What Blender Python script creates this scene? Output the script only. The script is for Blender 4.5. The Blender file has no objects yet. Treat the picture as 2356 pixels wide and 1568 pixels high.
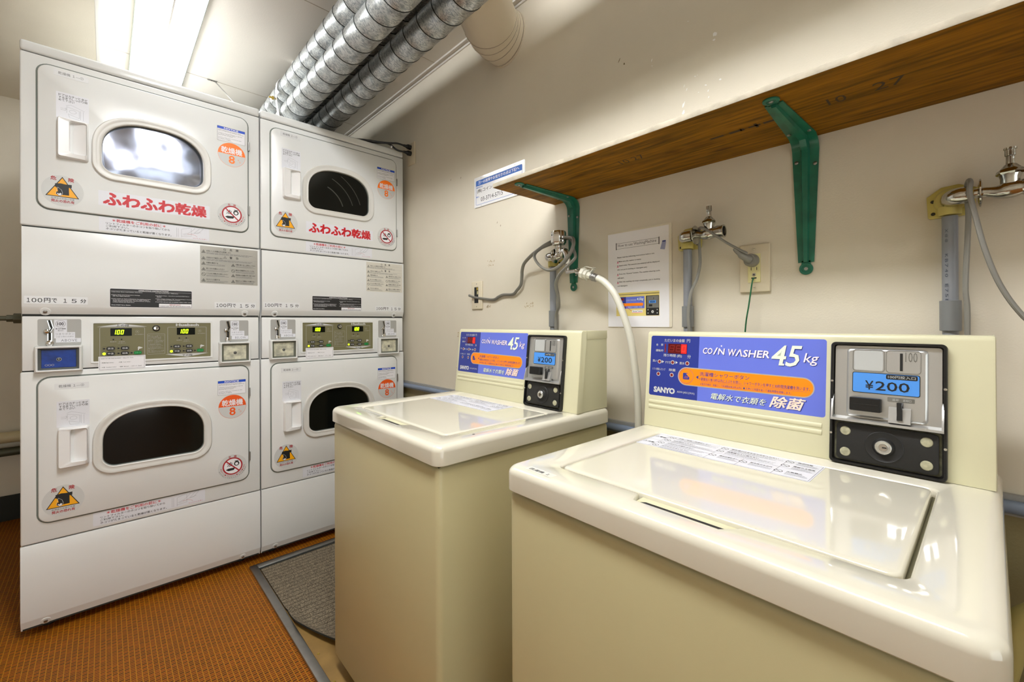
import bpy, bmesh, math, random
from mathutils import Vector, Matrix
random.seed(7)
C = bpy.context.scene.collection
PI = math.pi

# ------------------------------------------------------------------ camera, exposure, world
yaw, pit, rol = (math.radians(v) for v in (46.314, .1232, .2427))
r0 = Vector((math.cos(yaw), math.sin(yaw), 0)); f0 = Vector((-math.sin(yaw), math.cos(yaw), 0)); u0 = Vector((0, 0, 1))
fw = f0*math.cos(pit) + u0*math.sin(pit); u1 = u0*math.cos(pit) - f0*math.sin(pit)
rt = r0*math.cos(rol) - u1*math.sin(rol); up = u1*math.cos(rol) + r0*math.sin(rol)
cd = bpy.data.cameras.new('camera'); cam = bpy.data.objects.new('camera', cd); C.objects.link(cam)
cd.sensor_width = 36; cd.lens = 993/2356*36
cd.shift_x = (1178-1189.74)/2356; cd.shift_y = (739.37-784)/2356
cd.clip_start = .02
m4 = Matrix((rt, up, -fw)).transposed().to_4x4(); m4.translation = Vector((0, 0, 1.02)); cam.matrix_world = m4
bpy.context.scene.camera = cam
vs = bpy.context.scene.view_settings
vs.view_transform = 'Standard'; vs.look = 'None'; vs.gamma = 1; vs.use_curve_mapping = False
vs.exposure = 1.35
bpy.context.scene.display_settings.display_device = 'sRGB'
world = bpy.data.worlds.new('world'); bpy.context.scene.world = world; world.use_nodes = True
world.node_tree.nodes['Background'].inputs[0].default_value = (.95, 1, .98, 1)
world.node_tree.nodes['Background'].inputs[1].default_value = .9
cy = bpy.context.scene.cycles
cy.max_bounces = 8; cy.diffuse_bounces = 5; cy.glossy_bounces = 4; cy.transmission_bounces = 6
cy.sample_clamp_indirect = 6; cy.caustics_reflective = False; cy.caustics_refractive = False
LAMP = 3.6      # radiance of the fluorescent tubes

# ------------------------------------------------------------------ materials
def lin(h):
    if isinstance(h, str):
        h = h.lstrip('#'); c = [int(h[i:i+2], 16)/255 for i in (0, 2, 4)]
    else: c = [v/255 for v in h]
    return [v/12.92 if v <= .04045 else ((v+.055)/1.055)**2.4 for v in c] + [1]
MT = {}
def mat(name, col, rough=.5, metal=0, coat=0, emit=0, bump=0, bscale=200, var=0, vscale=8, spec=.5):
    if name in MT: return MT[name]
    m = bpy.data.materials.new(name); m.use_nodes = True; nt = m.node_tree; b = nt.nodes['Principled BSDF']
    c = lin(col)
    b.inputs['Base Color'].default_value = c; b.inputs['Roughness'].default_value = rough
    b.inputs['Metallic'].default_value = metal; b.inputs['Coat Weight'].default_value = coat
    b.inputs['Coat Roughness'].default_value = .04; b.inputs['Specular IOR Level'].default_value = spec
    tc = nt.nodes.new('ShaderNodeTexCoord')
    if emit:
        b.inputs['Emission Color'].default_value = c; b.inputs['Emission Strength'].default_value = emit
    if bump:
        n = nt.nodes.new('ShaderNodeTexNoise'); n.inputs['Scale'].default_value = bscale; n.inputs['Detail'].default_value = 3
        nt.links.new(tc.outputs['Object'], n.inputs['Vector'])
        bp = nt.nodes.new('ShaderNodeBump'); bp.inputs['Strength'].default_value = bump; bp.inputs['Distance'].default_value = .002
        nt.links.new(n.outputs[0], bp.inputs['Height']); nt.links.new(bp.outputs[0], b.inputs['Normal'])
    if var:
        n = nt.nodes.new('ShaderNodeTexNoise'); n.inputs['Scale'].default_value = vscale; n.inputs['Detail'].default_value = 5
        nt.links.new(tc.outputs['Object'], n.inputs['Vector'])
        r = nt.nodes.new('ShaderNodeValToRGB'); r.color_ramp.elements[0].position = .35; r.color_ramp.elements[1].position = .65
        r.color_ramp.elements[0].color = [x*(1-var) for x in c[:3]]+[1]; r.color_ramp.elements[1].color = [min(1, x*(1+var*.4)) for x in c[:3]]+[1]
        nt.links.new(n.outputs[0], r.inputs[0]); nt.links.new(r.outputs[0], b.inputs['Base Color'])
    MT[name] = m
    return m
wallm = mat('cream_wall_paint', '#dad2c0', .6, bump=.14, bscale=260, var=.05, vscale=3)
lowwallm = mat('shaded_lower_wall', '#8e8460', .6, bump=.25, bscale=260, var=.1, vscale=3)  # lower wall, its olive-brown shade put into the colour
ceilm = mat('ceiling_panel_paint', '#d9d3c8', .7, bump=.15, bscale=200, var=.03, vscale=2)
seamm = mat('panel_seam', '#a29480', .8)
white = mat('white_enamel', '#e2e3e1', .22, bump=.04, bscale=900, var=.015, vscale=4, coat=.15)
whitep = mat('white_plastic', '#ecebea', .3)
ringm = mat('grey_white_plastic', '#d8d6d0', .35)
cream = mat('cream_enamel', '#dbd6c4', .09, coat=.8, var=.012, vscale=5)
creamb = mat('cream_body_paint', '#c3ba90', .35, bump=.03, bscale=700, var=.03, vscale=4)
creamp = mat('cream_plastic', '#d3cfae', .35, var=.012, vscale=5)
creamd = mat('cream_side_steel', '#b9b284', .4)
black = mat('black_plastic', '#141414', .35)
blackm = mat('matte_black_plate', '#1c1b1a', .55, bump=.1, bscale=600)
darkg = mat('dark_gap', '#23241f', .8)
groovem = mat('grey_groove', '#6c736c', .6)
chrome = mat('chrome', '#d6d4d0', .07, 1)
chromed = mat('tarnished_chrome', '#c4c3bd', .16, 1, bump=.3, bscale=90, var=.3, vscale=40)
steel = mat('brushed_steel', '#a9a8a4', .35, 1, var=.08, vscale=30)
alum = mat('cast_aluminium', '#c6c6c4', .3, .7, bump=.06, bscale=900)
alumr = mat('worn_aluminium_trim', '#8d8d88', .45, .7, var=.25, vscale=20)
pale = mat('pale_sticker', '#dfe0e6', .45)
grey_s = mat('pale_grey_sticker', '#cccdcb', .3)
numg = mat('clear_tape_sticker', '#e0e1e2', .3)
paper = mat('paper_white', '#ecebee', .5)
lam = mat('laminate_film', '#ded6c2', .12, coat=.6)
ink = mat('black_ink', '#181818', .5)
inkg = mat('grey_ink', '#8d8f94', .6)
inkt = mat('fine_print_ink', '#55565a', .6)
red = mat('red_ink', '#c40016', .4)
dred = mat('dark_red_ink', '#a8101c', .5)
orange = mat('orange_ink', '#ff7a12', .4)
oranger = mat('orange_red_ink', '#ef5a12', .4)
yellow = mat('amber_ink', '#f5ac0c', .4)
bluei = mat('notice_blue', '#0a48c4', .4)
signb = mat('sign_blue', '#3a6cc0', .4)
navy = mat('navy_label', '#24358c', .3, coat=.3)
peri = mat('periwinkle_label', '#6474d6', .3, coat=.3)
labo = mat('label_orange', '#ff8a08', .35)
labg = mat('label_grey', '#a9a8a6', .4)
pink = mat('pale_pink_print', '#f3e6ee', .4)
lemon = mat('pale_green_print', '#e6f0da', .4)
pricem = mat('price_blue', '#4b92e6', .35, coat=.3)
coinb = mat('blue_coin_face', '#06348c', .3, var=.35, vscale=40, spec=.3)
coinw = mat('worn_coin_face', '#cfcdb6', .45, metal=.2, var=.35, vscale=60)
coind = mat('coin_well_metal', '#7b7f76', .4, metal=.5)
olive = mat('olive_display_panel', '#75714f', .45)
silverp = mat('silver_sticker', '#b2afa6', .35, metal=.4, var=.1, vscale=10)
gplate = mat('grey_coin_plate', '#a9a8a3', .45, metal=.1)
led = mat('green_led', '#b4ff10', emit=2.2); ledr = mat('red_led', '#ff1c10', emit=2.0)
redw = mat('red_led_window', '#5c0c0e', .2); ledd = mat('unlit_red_led', '#7c1414', .4)
dispm = mat('display_glass', '#0a0e04', .25, spec=.15)
greenb = mat('green_button', '#0a7a34', .5)
glass = mat('dark_door_glass', '#0d0f0d', .08, spec=.35)
brkt = mat('green_bracket_paint', '#1f6e56', .35, var=.28, vscale=25, bump=.06, bscale=300)
pvc = mat('grey_pvc', '#83868c', .35); pvcd = mat('grey_pvc_coupling', '#787a7b', .4)
flang = mat('yellowed_plastic', '#c2b464', .4)
cordm = mat('grey_cord', '#7f7d76', .4)
hosem = mat('cream_hose', '#d6d4c6', .35)
greenw = mat('green_wire', '#0c5c34', .4)
iron = mat('dark_pipe_metal', '#50503f', .5, metal=.3)
rail = mat('blue_grey_rail', '#7c8aa0', .35)
outl = mat('ivory_plate', '#d6cbb2', .35); outi = mat('ivory_socket', '#ded69e', .35)
plywd = mat('plywood', '#94743e', .6, var=.2, vscale=14)
woode = mat('painted_board_edge', '#b4ab98', .7, bump=.6, bscale=60, var=.18, vscale=30)
brass = mat('brass_bolt', '#b39a4a', .35, .8)
chipw = mat('white_chipped_paint', '#f2f2f0', .6); chipt = mat('tape_residue', '#b8a584', .7); chipo = mat('olive_scuff', '#75694a', .8)

def node_mat(name):
    m = bpy.data.materials.new(name); m.use_nodes = True
    return m, m.node_tree, m.node_tree.nodes['Principled BSDF']
def N(nt, t, **k):
    n = nt.nodes.new(t)
    for a, v in k.items(): setattr(n, a, v)
    return n
def math_(nt, op, a, b=None):
    n = N(nt, 'ShaderNodeMath', operation=op)
    for i, v in enumerate((a, b)):
        if v is None: continue
        if isinstance(v, (int, float)): n.inputs[i].default_value = v
        else: nt.links.new(v, n.inputs[i])
    return n.outputs[0]
# small-brick vinyl floor
floorm, nt, b = node_mat('brown_mosaic_vinyl')
tc = N(nt, 'ShaderNodeTexCoord'); sp = N(nt, 'ShaderNodeSeparateXYZ'); nt.links.new(tc.outputs['Object'], sp.inputs[0])
ux = math_(nt, 'DIVIDE', sp.outputs[0], .0086); uy = math_(nt, 'DIVIDE', sp.outputs[1], .0128)
fx = math_(nt, 'FRACT', ux); fy = math_(nt, 'FRACT', uy)
ix = math_(nt, 'FLOOR', ux); iy = math_(nt, 'FLOOR', uy)
mo = math_(nt, 'MAXIMUM', math_(nt, 'LESS_THAN', fx, .27), math_(nt, 'LESS_THAN', fy, .15))
cb = N(nt, 'ShaderNodeCombineXYZ'); nt.links.new(ix, cb.inputs[0]); nt.links.new(iy, cb.inputs[1])
wn = N(nt, 'ShaderNodeTexWhiteNoise', noise_dimensions='2D'); nt.links.new(cb.outputs[0], wn.inputs['Vector'])
ch = math_(nt, 'MODULO', math_(nt, 'ADD', ix, iy), 2)
v = math_(nt, 'ADD', math_(nt, 'MULTIPLY', wn.outputs[0], .55), math_(nt, 'MULTIPLY', math_(nt, 'ABSOLUTE', ch), .4))
rp = N(nt, 'ShaderNodeValToRGB'); e = rp.color_ramp.elements; e[0].position = .15; e[0].color = lin('#54290c'); e[1].position = .85; e[1].color = lin('#86400e')
nt.links.new(v, rp.inputs[0])
mx = N(nt, 'ShaderNodeMix', data_type='RGBA'); nt.links.new(mo, mx.inputs[0]); nt.links.new(rp.outputs[0], mx.inputs[6]); mx.inputs[7].default_value = lin('#ad7414')
ns = N(nt, 'ShaderNodeTexNoise'); ns.inputs['Scale'].default_value = 2.2; ns.inputs['Detail'].default_value = 4; nt.links.new(tc.outputs['Object'], ns.inputs['Vector'])
hs = N(nt, 'ShaderNodeHueSaturation'); nt.links.new(mx.outputs[2], hs.inputs['Color']); nt.links.new(math_(nt, 'ADD', math_(nt, 'MULTIPLY', ns.outputs[0], .5), .78), hs.inputs['Value'])
nt.links.new(hs.outputs[0], b.inputs['Base Color']); b.inputs['Roughness'].default_value = .5; b.inputs['Specular IOR Level'].default_value = .2
bp = N(nt, 'ShaderNodeBump'); bp.inputs['Strength'].default_value = .35; bp.inputs['Distance'].default_value = .001; bp.invert = True
nt.links.new(mo, bp.inputs['Height']); nt.links.new(bp.outputs[0], b.inputs['Normal'])
# galvanised spangle
galv, nt, b = node_mat('galvanised_steel')
tc = N(nt, 'ShaderNodeTexCoord'); n1 = N(nt, 'ShaderNodeTexNoise'); n1.inputs['Scale'].default_value = 62; n1.inputs['Detail'].default_value = 3; n1.inputs['Distortion'].default_value = 2.6
mp = N(nt, 'ShaderNodeMapping'); mp.inputs['Rotation'].default_value = (.4, .3, .6); mp.inputs['Scale'].default_value = (1.5, .6, .9)
nt.links.new(tc.outputs['Object'], mp.inputs[0]); nt.links.new(mp.outputs[0], n1.inputs['Vector'])
rp = N(nt, 'ShaderNodeValToRGB'); e = rp.color_ramp.elements; e[0].position = .46; e[0].color = lin('#9a9fa2'); e[1].position = .53; e[1].color = lin('#c9ccca')
nt.links.new(n1.outputs[0], rp.inputs[0]); nt.links.new(rp.outputs[0], b.inputs['Base Color'])
b.inputs['Metallic'].default_value = .75
nt.links.new(math_(nt, 'ADD', math_(nt, 'MULTIPLY', rp.outputs[0], .35), .18), b.inputs['Roughness'])
galvd = mat('duct_seam_dark', '#2a2e2e', .6, .5)  # dark strip along the spiral lock seam
# shelf underside wood
woodm, nt, b = node_mat('varnished_plywood')
tc = N(nt, 'ShaderNodeTexCoord'); mp = N(nt, 'ShaderNodeMapping'); mp.inputs['Scale'].default_value = (3, 38, 10)
nt.links.new(tc.outputs['Object'], mp.inputs[0]); n1 = N(nt, 'ShaderNodeTexNoise'); n1.inputs['Scale'].default_value = 3; n1.inputs['Detail'].default_value = 8; nt.links.new(mp.outputs[0], n1.inputs['Vector'])
rp = N(nt, 'ShaderNodeValToRGB'); e = rp.color_ramp.elements; e[0].position = .3; e[0].color = lin('#5c4004'); e[1].position = .7; e[1].color = lin('#9c680a')
nt.links.new(n1.outputs[0], rp.inputs[0])
mp2 = N(nt, 'ShaderNodeMapping'); mp2.inputs['Scale'].default_value = (5, 16, 5); nt.links.new(tc.outputs['Object'], mp2.inputs[0])
n2 = N(nt, 'ShaderNodeTexNoise'); n2.inputs['Scale'].default_value = 1.3; n2.inputs['Detail'].default_value = 4; nt.links.new(mp2.outputs[0], n2.inputs['Vector'])
r2 = N(nt, 'ShaderNodeValToRGB'); e = r2.color_ramp.elements; e[0].position = .58; e[0].color = (1, 1, 1, 1); e[1].position = .75; e[1].color = (.35, .3, .25, 1); nt.links.new(n2.outputs[0], r2.inputs[0])
mx = N(nt, 'ShaderNodeMix', data_type='RGBA', blend_type='MULTIPLY'); mx.inputs[0].default_value = 1
nt.links.new(rp.outputs[0], mx.inputs[6]); nt.links.new(r2.outputs[0], mx.inputs[7]); nt.links.new(mx.outputs[2], b.inputs['Base Color']); b.inputs['Roughness'].default_value = .6; b.inputs['Specular IOR Level'].default_value = .15
# ribbed mat
matm, nt, b = node_mat('ribbed_mat_pile')
tc = N(nt, 'ShaderNodeTexCoord'); sp = N(nt, 'ShaderNodeSeparateXYZ'); nt.links.new(tc.outputs['Object'], sp.inputs[0])
fr = math_(nt, 'FRACT', math_(nt, 'DIVIDE', sp.outputs[0], .0235)); rib = math_(nt, 'LESS_THAN', fr, .14)
n1 = N(nt, 'ShaderNodeTexNoise'); n1.inputs['Scale'].default_value = 260; n1.inputs['Detail'].default_value = 2; nt.links.new(tc.outputs['Object'], n1.inputs['Vector'])
rp = N(nt, 'ShaderNodeValToRGB'); e = rp.color_ramp.elements; e[0].position = .35; e[0].color = lin('#4a4234'); e[1].position = .68; e[1].color = lin('#948670')
nt.links.new(n1.outputs[0], rp.inputs[0]); mx = N(nt, 'ShaderNodeMix', data_type='RGBA'); nt.links.new(rib, mx.inputs[0]); nt.links.new(rp.outputs[0], mx.inputs[6]); mx.inputs[7].default_value = lin('#4a4030')
nt.links.new(mx.outputs[2], b.inputs['Base Color']); b.inputs['Roughness'].default_value = .95
bp = N(nt, 'ShaderNodeBump'); bp.inputs['Strength'].default_value = .8; bp.inputs['Distance'].default_value = .002
nt.links.new(math_(nt, 'SUBTRACT', n1.outputs[0], rib), bp.inputs['Height']); nt.links.new(bp.outputs[0], b.inputs['Normal'])
# crumpled mirror metal of the dryer drum back
foil, nt, b = node_mat('polished_drum_metal')
b.inputs['Base Color'].default_value = lin('#b4bace'); b.inputs['Metallic'].default_value = 1; b.inputs['Roughness'].default_value = .24
tc = N(nt, 'ShaderNodeTexCoord'); n1 = N(nt, 'ShaderNodeTexNoise'); n1.inputs['Scale'].default_value = 6.5; n1.inputs['Detail'].default_value = .5
nt.links.new(tc.outputs['Object'], n1.inputs['Vector']); bp = N(nt, 'ShaderNodeBump'); bp.inputs['Strength'].default_value = 1; bp.inputs['Distance'].default_value = .05
nt.links.new(n1.outputs[0], bp.inputs['Height']); nt.links.new(bp.outputs[0], b.inputs['Normal'])
# clear pane
pane = mat('clear_pane', '#ffffff', .02); pane.node_tree.nodes['Principled BSDF'].inputs['Transmission Weight'].default_value = 1
pane.node_tree.nodes['Principled BSDF'].inputs['IOR'].default_value = 1.03
lampm = mat('lamp_tube_glow', '#fbfdff', emit=LAMP)
lampm2 = mat('lamp_tube_glow_second', '#fbfdff', emit=LAMP*4.9)
lampb = mat('lamp_housing', '#f6f4ee', .35)

# ------------------------------------------------------------------ geometry helpers
_tx = {}
def glyphs(s, bold=0, shear=0, space=1.0):
    k = (s, bold, shear, space)
    if k in _tx: return _tx[k]
    cu = bpy.data.curves.new('t', 'FONT'); cu.body = s; cu.resolution_u = 2; cu.offset = bold; cu.shear = shear; cu.space_character = space
    cu.fill_mode = 'FRONT' if hasattr(cu, 'fill_mode') else 'BOTH'
    o = bpy.data.objects.new('t', cu); C.objects.link(o)
    dg = bpy.context.evaluated_depsgraph_get(); dg.update()
    me = bpy.data.meshes.new_from_object(o.evaluated_get(dg))
    vs_ = [(v.co.x, v.co.y) for v in me.vertices]; fs = [tuple(p.vertices) for p in me.polygons]
    C.objects.unlink(o); bpy.data.objects.remove(o); bpy.data.curves.remove(cu); bpy.data.meshes.remove(me)
    _tx[k] = (vs_, fs); return _tx[k]

def rr(x0, y0, x1, y1, r, n=5, front=None):
    """rounded rectangle outline, counter-clockwise, always the same number of points"""
    p = []
    for k, (cx, cy, a) in enumerate(((x0+r, y0+r, PI), (x1-r, y0+r, 1.5*PI), (x1-r, y1-r, 0), (x0+r, y1-r, .5*PI))):
        for i in range(n+1):
            t = a + .5*PI*i/n; p.append((cx+r*math.cos(t), cy+r*math.sin(t)))
        if k == 0 and front: p += [(fx_, fy_ if fy_ is not None else y0) for fx_, fy_ in front]
    return p
def circ(cx, cy, r, n=24, ry=None, a0=0, a1=2*PI):
    ry = ry or r
    full = abs(a1-a0-2*PI) < 1e-6
    return [(cx+r*math.cos(a0+(a1-a0)*i/(n if full else n-1)), cy+ry*math.sin(a0+(a1-a0)*i/(n if full else n-1))) for i in range(n)]
def dshape(cx, z0, hw, h, side, rb, n=8):
    """door window outline: flat bottom with rounded corners, short upright sides, elliptical arch"""
    p = []
    for i in range(n+1):
        t = PI + .5*PI*i/n; p.append((cx-hw+rb+rb*math.cos(t), z0+rb+rb*math.sin(t)))
    for i in range(n+1):
        t = 1.5*PI + .5*PI*i/n; p.append((cx+hw-rb+rb*math.cos(t), z0+rb+rb*math.sin(t)))
    ah = h-side
    for i in range(4*n+1):
        t = PI*i/(4*n); ct, st = math.cos(t), math.sin(t)
        p.append((cx+hw*math.copysign(abs(ct)**.8, ct), z0+side+ah*abs(st)**.86))
    return p

class MB:
    def __init__(s): s.bm = bmesh.new(); s.mats = []
    def mi(s, m):
        if m not in s.mats: s.mats.append(m)
        return s.mats.index(m)
    def face(s, vs_, m, smooth=False):
        try: f = s.bm.faces.new(vs_)
        except ValueError: return None
        f.material_index = s.mi(m); f.smooth = smooth; return f
    def box(s, x0, y0, z0, x1, y1, z1, m, bev=0, seg=2):
        vv = [s.bm.verts.new((x, y, z)) for z in (z0, z1) for y in (y0, y1) for x in (x0, x1)]
        fs = [s.face([vv[i] for i in q], m) for q in ((0, 2, 3, 1), (4, 5, 7, 6), (0, 1, 5, 4), (2, 6, 7, 3), (0, 4, 6, 2), (1, 3, 7, 5))]
        if bev:
            es = list({e for f in fs for e in f.edges})
            r = bmesh.ops.bevel(s.bm, geom=es, offset=bev, segments=seg, affect='EDGES', profile=.5, clamp_overlap=True)
            for f in r['faces']: f.smooth = True; f.material_index = s.mi(m)
        return s
    def hull(s, loops, m, cap0=True, cap1=True, smooth=False, mats=None, closed=True):
        rows = [[s.bm.verts.new(p) for p in L] for L in loops]; n = len(rows[0])
        for k in range(len(rows)-1):
            mm = mats[k] if mats else m
            for i in range(n if closed else n-1):
                j = (i+1) % n; s.face([rows[k][i], rows[k][j], rows[k+1][j], rows[k+1][i]], mm, smooth)
        if cap0: s.face(list(reversed(rows[0])), mats[0] if mats else m)
        if cap1: s.face(rows[-1], mats[-1] if mats else m)
        return s
    def tube(s, pts, r, m, n=10, caps=True, flat=1, smooth=True):
        pts = [Vector(p) for p in pts]; rs = r if isinstance(r, (list, tuple)) else [r]*len(pts)
        T = []
        for i in range(len(pts)):
            a = pts[max(i-1, 0)]; b_ = pts[min(i+1, len(pts)-1)]; T.append((b_-a).normalized())
        nrm = T[0].orthogonal().normalized(); loops = []
        for i, p in enumerate(pts):
            nrm = (nrm - T[i]*nrm.dot(T[i])).normalized(); bi = T[i].cross(nrm)
            loops.append([p + nrm*(math.cos(2*PI*k/n)*rs[i]*flat) + bi*(math.sin(2*PI*k/n)*rs[i]) for k in range(n)])
        return s.hull(loops, m, caps, caps, smooth)
    def lathe(s, p0, ax, prof, m, n=24, smooth=True, ref=None, lobes=0, amp=0):
        ax = Vector(ax).normalized(); a = (Vector(ref) if ref else ax.orthogonal()).normalized(); b_ = ax.cross(a); p0 = Vector(p0)
        loops = []
        for (h, r) in prof:
            loops.append([p0+ax*h+(a*math.cos(2*PI*k/n)+b_*math.sin(2*PI*k/n))*max(r*(1+amp*math.cos(lobes*2*PI*k/n)), 1e-5) for k in range(n)])
        return s.hull(loops, m, True, True, smooth)
    def build(s, name, parent=None, loc=None, label=None):
        me = bpy.data.meshes.new(name); 
        bmesh.ops.recalc_face_normals(s.bm, faces=[f for f in s.bm.faces]) if getattr(s, 'recalc', True) else None
        s.bm.to_mesh(me); s.bm.free()
        for m in s.mats: me.materials.append(m)
        try: me.set_sharp_from_angle(angle=math.radians(40))
        except Exception: pass
        o = bpy.data.objects.new(name, me); C.objects.link(o)
        if loc is not None: o.location = loc
        if parent is not None: o.parent = parent
        if label: o['label'] = label
        return o

class Pl:
    """a flat print area on a mesh builder: u to the right, v up, h out of the surface"""
    def __init__(s, mb, o=(0, 0, 0), U=(1, 0, 0), V=(0, 0, 1), h=0):
        s.mb = mb; s.o = Vector(o); s.U = Vector(U).normalized(); s.V = Vector(V).normalized(); s.N = s.U.cross(s.V); s.h = h
    def p(s, u, v, h=0): return s.o + s.U*u + s.V*v + s.N*(h+s.h)
    def poly(s, pts, m, h=0.0, t=0):
        if t: s.mb.hull([[s.p(u, v, h) for u, v in pts], [s.p(u, v, h+t) for u, v in pts]], m, False, True)
        else: s.mb.face([s.mb.bm.verts.new(s.p(u, v, h)) for u, v in pts], m)
    def rect(s, u0, v0, u1, v1, m, h=0.0, r=0, t=0):
        s.poly(rr(u0, v0, u1, v1, r, 4) if r else [(u0, v0), (u1, v0), (u1, v1), (u0, v1)], m, h, t)
    def ring(s, A, B, m, h=0.0, t=0):
        a = [s.mb.bm.verts.new(s.p(u, v, h+t)) for u, v in A]; b_ = [s.mb.bm.verts.new(s.p(u, v, h+t)) for u, v in B]; n = len(a)
        for i in range(n): s.mb.face([a[i], a[(i+1) % n], b_[(i+1) % n], b_[i]], m)
        if t:
            for L, P_ in ((A, a), (B, b_)):
                q = [s.mb.bm.verts.new(s.p(u, v, h)) for u, v in L]
                for i in range(n): s.mb.face([q[i], q[(i+1) % n], P_[(i+1) % n], P_[i]], m)
    def frame(s, u0, v0, u1, v1, w, m, h=0.0, r=.001, t=0):
        s.ring(rr(u0, v0, u1, v1, r, 3), rr(u0+w, v0+w, u1-w, v1-w, max(r-w, .0002), 3), m, h, t)
    def line(s, a, b_, w, m, h=0.0):
        d = Vector((b_[0]-a[0], b_[1]-a[1])); L = d.length
        if L < 1e-6: return
        n = Vector((-d.y, d.x))/L*w/2
        s.poly([(a[0]-n.x, a[1]-n.y), (b_[0]-n.x, b_[1]-n.y), (b_[0]+n.x, b_[1]+n.y), (a[0]+n.x, a[1]+n.y)], m, h)
    def lines(s, pts, w, m, h=0.0):
        for i in range(len(pts)-1): s.line(pts[i], pts[i+1], w, m, h)
    def text(s, t, u0, v0, u1, v1, m, h=.0002, bold=0, shear=0, space=1.0, rot=0):
        if bold > 0 and any(ord(c_) > 0x2000 for c_ in t) and not rot:
            n_ = max(1, len(t)); e_ = bold*(u1-u0)/n_*.75; f_ = bold*(v1-v0)*.75
            for i, (a_, b2) in enumerate(((-1, -1), (1, -1), (1, 1), (-1, 1))): s.text(t, u0+e_*a_, v0+f_*b2, u1+e_*a_, v1+f_*b2, m, h+i*.00001, 0, shear, space, rot)
            return
        if any(ord(c_) > 0x2000 for c_ in t): bold = min(bold, 0)
        V_, F_ = glyphs(t, bold, shear, space)
        if not V_: return
        xs = [q[0] for q in V_]; ys = [q[1] for q in V_]; a, b_, c_, d = min(xs), max(xs), min(ys), max(ys)
        bw, bh = max(b_-a, 1e-6), max(d-c_, 1e-6)
        def tr(q):
            x, y = (q[0]-a)/bw-.5, (q[1]-c_)/bh-.5
            x *= (u1-u0); y *= (v1-v0)
            if rot: x, y = x*math.cos(rot)-y*math.sin(rot), x*math.sin(rot)+y*math.cos(rot)
            return (u0+u1)/2+x, (v0+v1)/2+y
        vv = [s.mb.bm.verts.new(s.p(*tr(q), h)) for q in V_]
        for f in F_:
            if len(set(f)) > 2: s.mb.face([vv[i] for i in f], m)
    def arc(s, t, cx, cy, r, a0, a1, ch, m, h=.0002, bold=0):
        n = len(t)
        for i, c_ in enumerate(t):
            if c_ == ' ': continue
            a = a0+(a1-a0)*(i+.5)/n; x, y = cx+r*math.cos(a), cy+r*math.sin(a)
            rot = a-PI/2 if a1 < a0 else a+PI/2
            s.text(c_, x-ch/2, y-ch/2, x+ch/2, y+ch/2, m, h, bold, rot=rot)

def empty(name, loc, rz=0, label=None, cat=None, group=None):
    o = bpy.data.objects.new(name, None); C.objects.link(o); o.location = loc; o.rotation_euler = (0, 0, math.radians(rz)); o.empty_display_size = .1
    return tag(o, label, cat, group)
def tag(o, label=None, cat=None, group=None, kind=None):
    if label: o['label'] = label
    if cat: o['category'] = cat
    if group: o['group'] = group
    if kind: o['kind'] = kind
    return o
def struct(mb, name): return tag(mb.build(name), kind='structure')
def smooth_path(pts, k=6):
    P_ = [Vector(p) for p in pts]; out = []
    for i in range(len(P_)-1):
        a = P_[max(i-1, 0)]; b_ = P_[i]; c_ = P_[i+1]; d = P_[min(i+2, len(P_)-1)]
        for j in range(k):
            t = j/k; out.append(.5*((2*b_)+(c_-a)*t+(2*a-5*b_+4*c_-d)*t*t+(3*b_-a-3*c_+d)*t**3))
    out.append(P_[-1]); return out

# ------------------------------------------------------------------ the room
YW, XL, XR, YO, ZC, ZS = 1.192, -3.47, 2.5, -1.55, 2.296, 2.21
b = MB(); b.box(XL-.05, YO-.05, -.05, XR+.05, YW+.05, 0, floorm); struct(b, 'floor')
b = MB(); b.box(XL-.05, -.018, ZC, XR+.05, YW+.05, ZC+.05, ceilm)
for x in (-2.735, -1.806, -.896, .014, .924, 1.834): b.box(x-.0015, -.01, ZC-.0006, x+.0015, YW, ZC+.001, seamm)
struct(b, 'ceiling')
b = MB(); b.box(XL-.05, YO-.05, ZS, XR+.05, -.026, ZC+.05, wallm); b.box(XL, -.026, ZS, XR, -.006, ZC, lampb, .002); struct(b, 'trim_1')
b = MB(); b.box(XL-.05, YW-.022, ZC-.010, XR+.05, YW, ZC, ceilm, .002); b.box(XL-.05, YW-.006, ZC-.022, XR+.05, YW, ZC-.012, ceilm, .001); struct(b, 'trim_2')
b = MB(); b.box(XL-.05, YW, 0, XR+.05, YW+.06, ZC+.05, wallm); b.box(XL, YW-.0012, 0, XR, YW+.01, .668, lowwallm)
pw = Pl(b, (0, YW, 0), (1, 0, 0), (0, 0, 1))
def blob(x, z, rx, rz, m, rot=0, n=9):
    pts = []
    for i in range(n):
        t = 2*PI*i/n; k = .6+.6*random.random(); u, v = rx*k*math.cos(t), rz*k*math.sin(t)
        pts.append((x+u*math.cos(rot)-v*math.sin(rot), z+u*math.sin(rot)+v*math.cos(rot)))
    pw.poly(pts, m, .0003)
for q in ((-.656, 1.807, .0018, .006), (-.655, 1.79, .0015, .002), (-.559, 1.636, .003, .010), (-.559, 1.615, .004, .008), (-.544, 1.868, .002, .001), (-.525, 1.704, .003, .001), (-.518, 1.705, .001, .001),
          (-.47, 1.795, .006, .006), (-.473, 1.781, .004, .003), (-.556, 1.69, .001, .005), (-.549, 1.677, .001, .004), (-.495, 1.668, .004, .002), (-.489, 1.650, .0014, .003), (-.488, 1.632, .0014, .003), (-.457, 1.668, .005, .003), (-.655, 1.606, .002, .002), (-.515, 1.656, .002, .001)):
    blob(*q[:4], chipw, -.4)
for q in ((-.769, 1.858, .0015, .008, .5), (-.751, 1.838, .003, .004, 0)): blob(*q[:4], chipo, -q[4])
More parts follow.
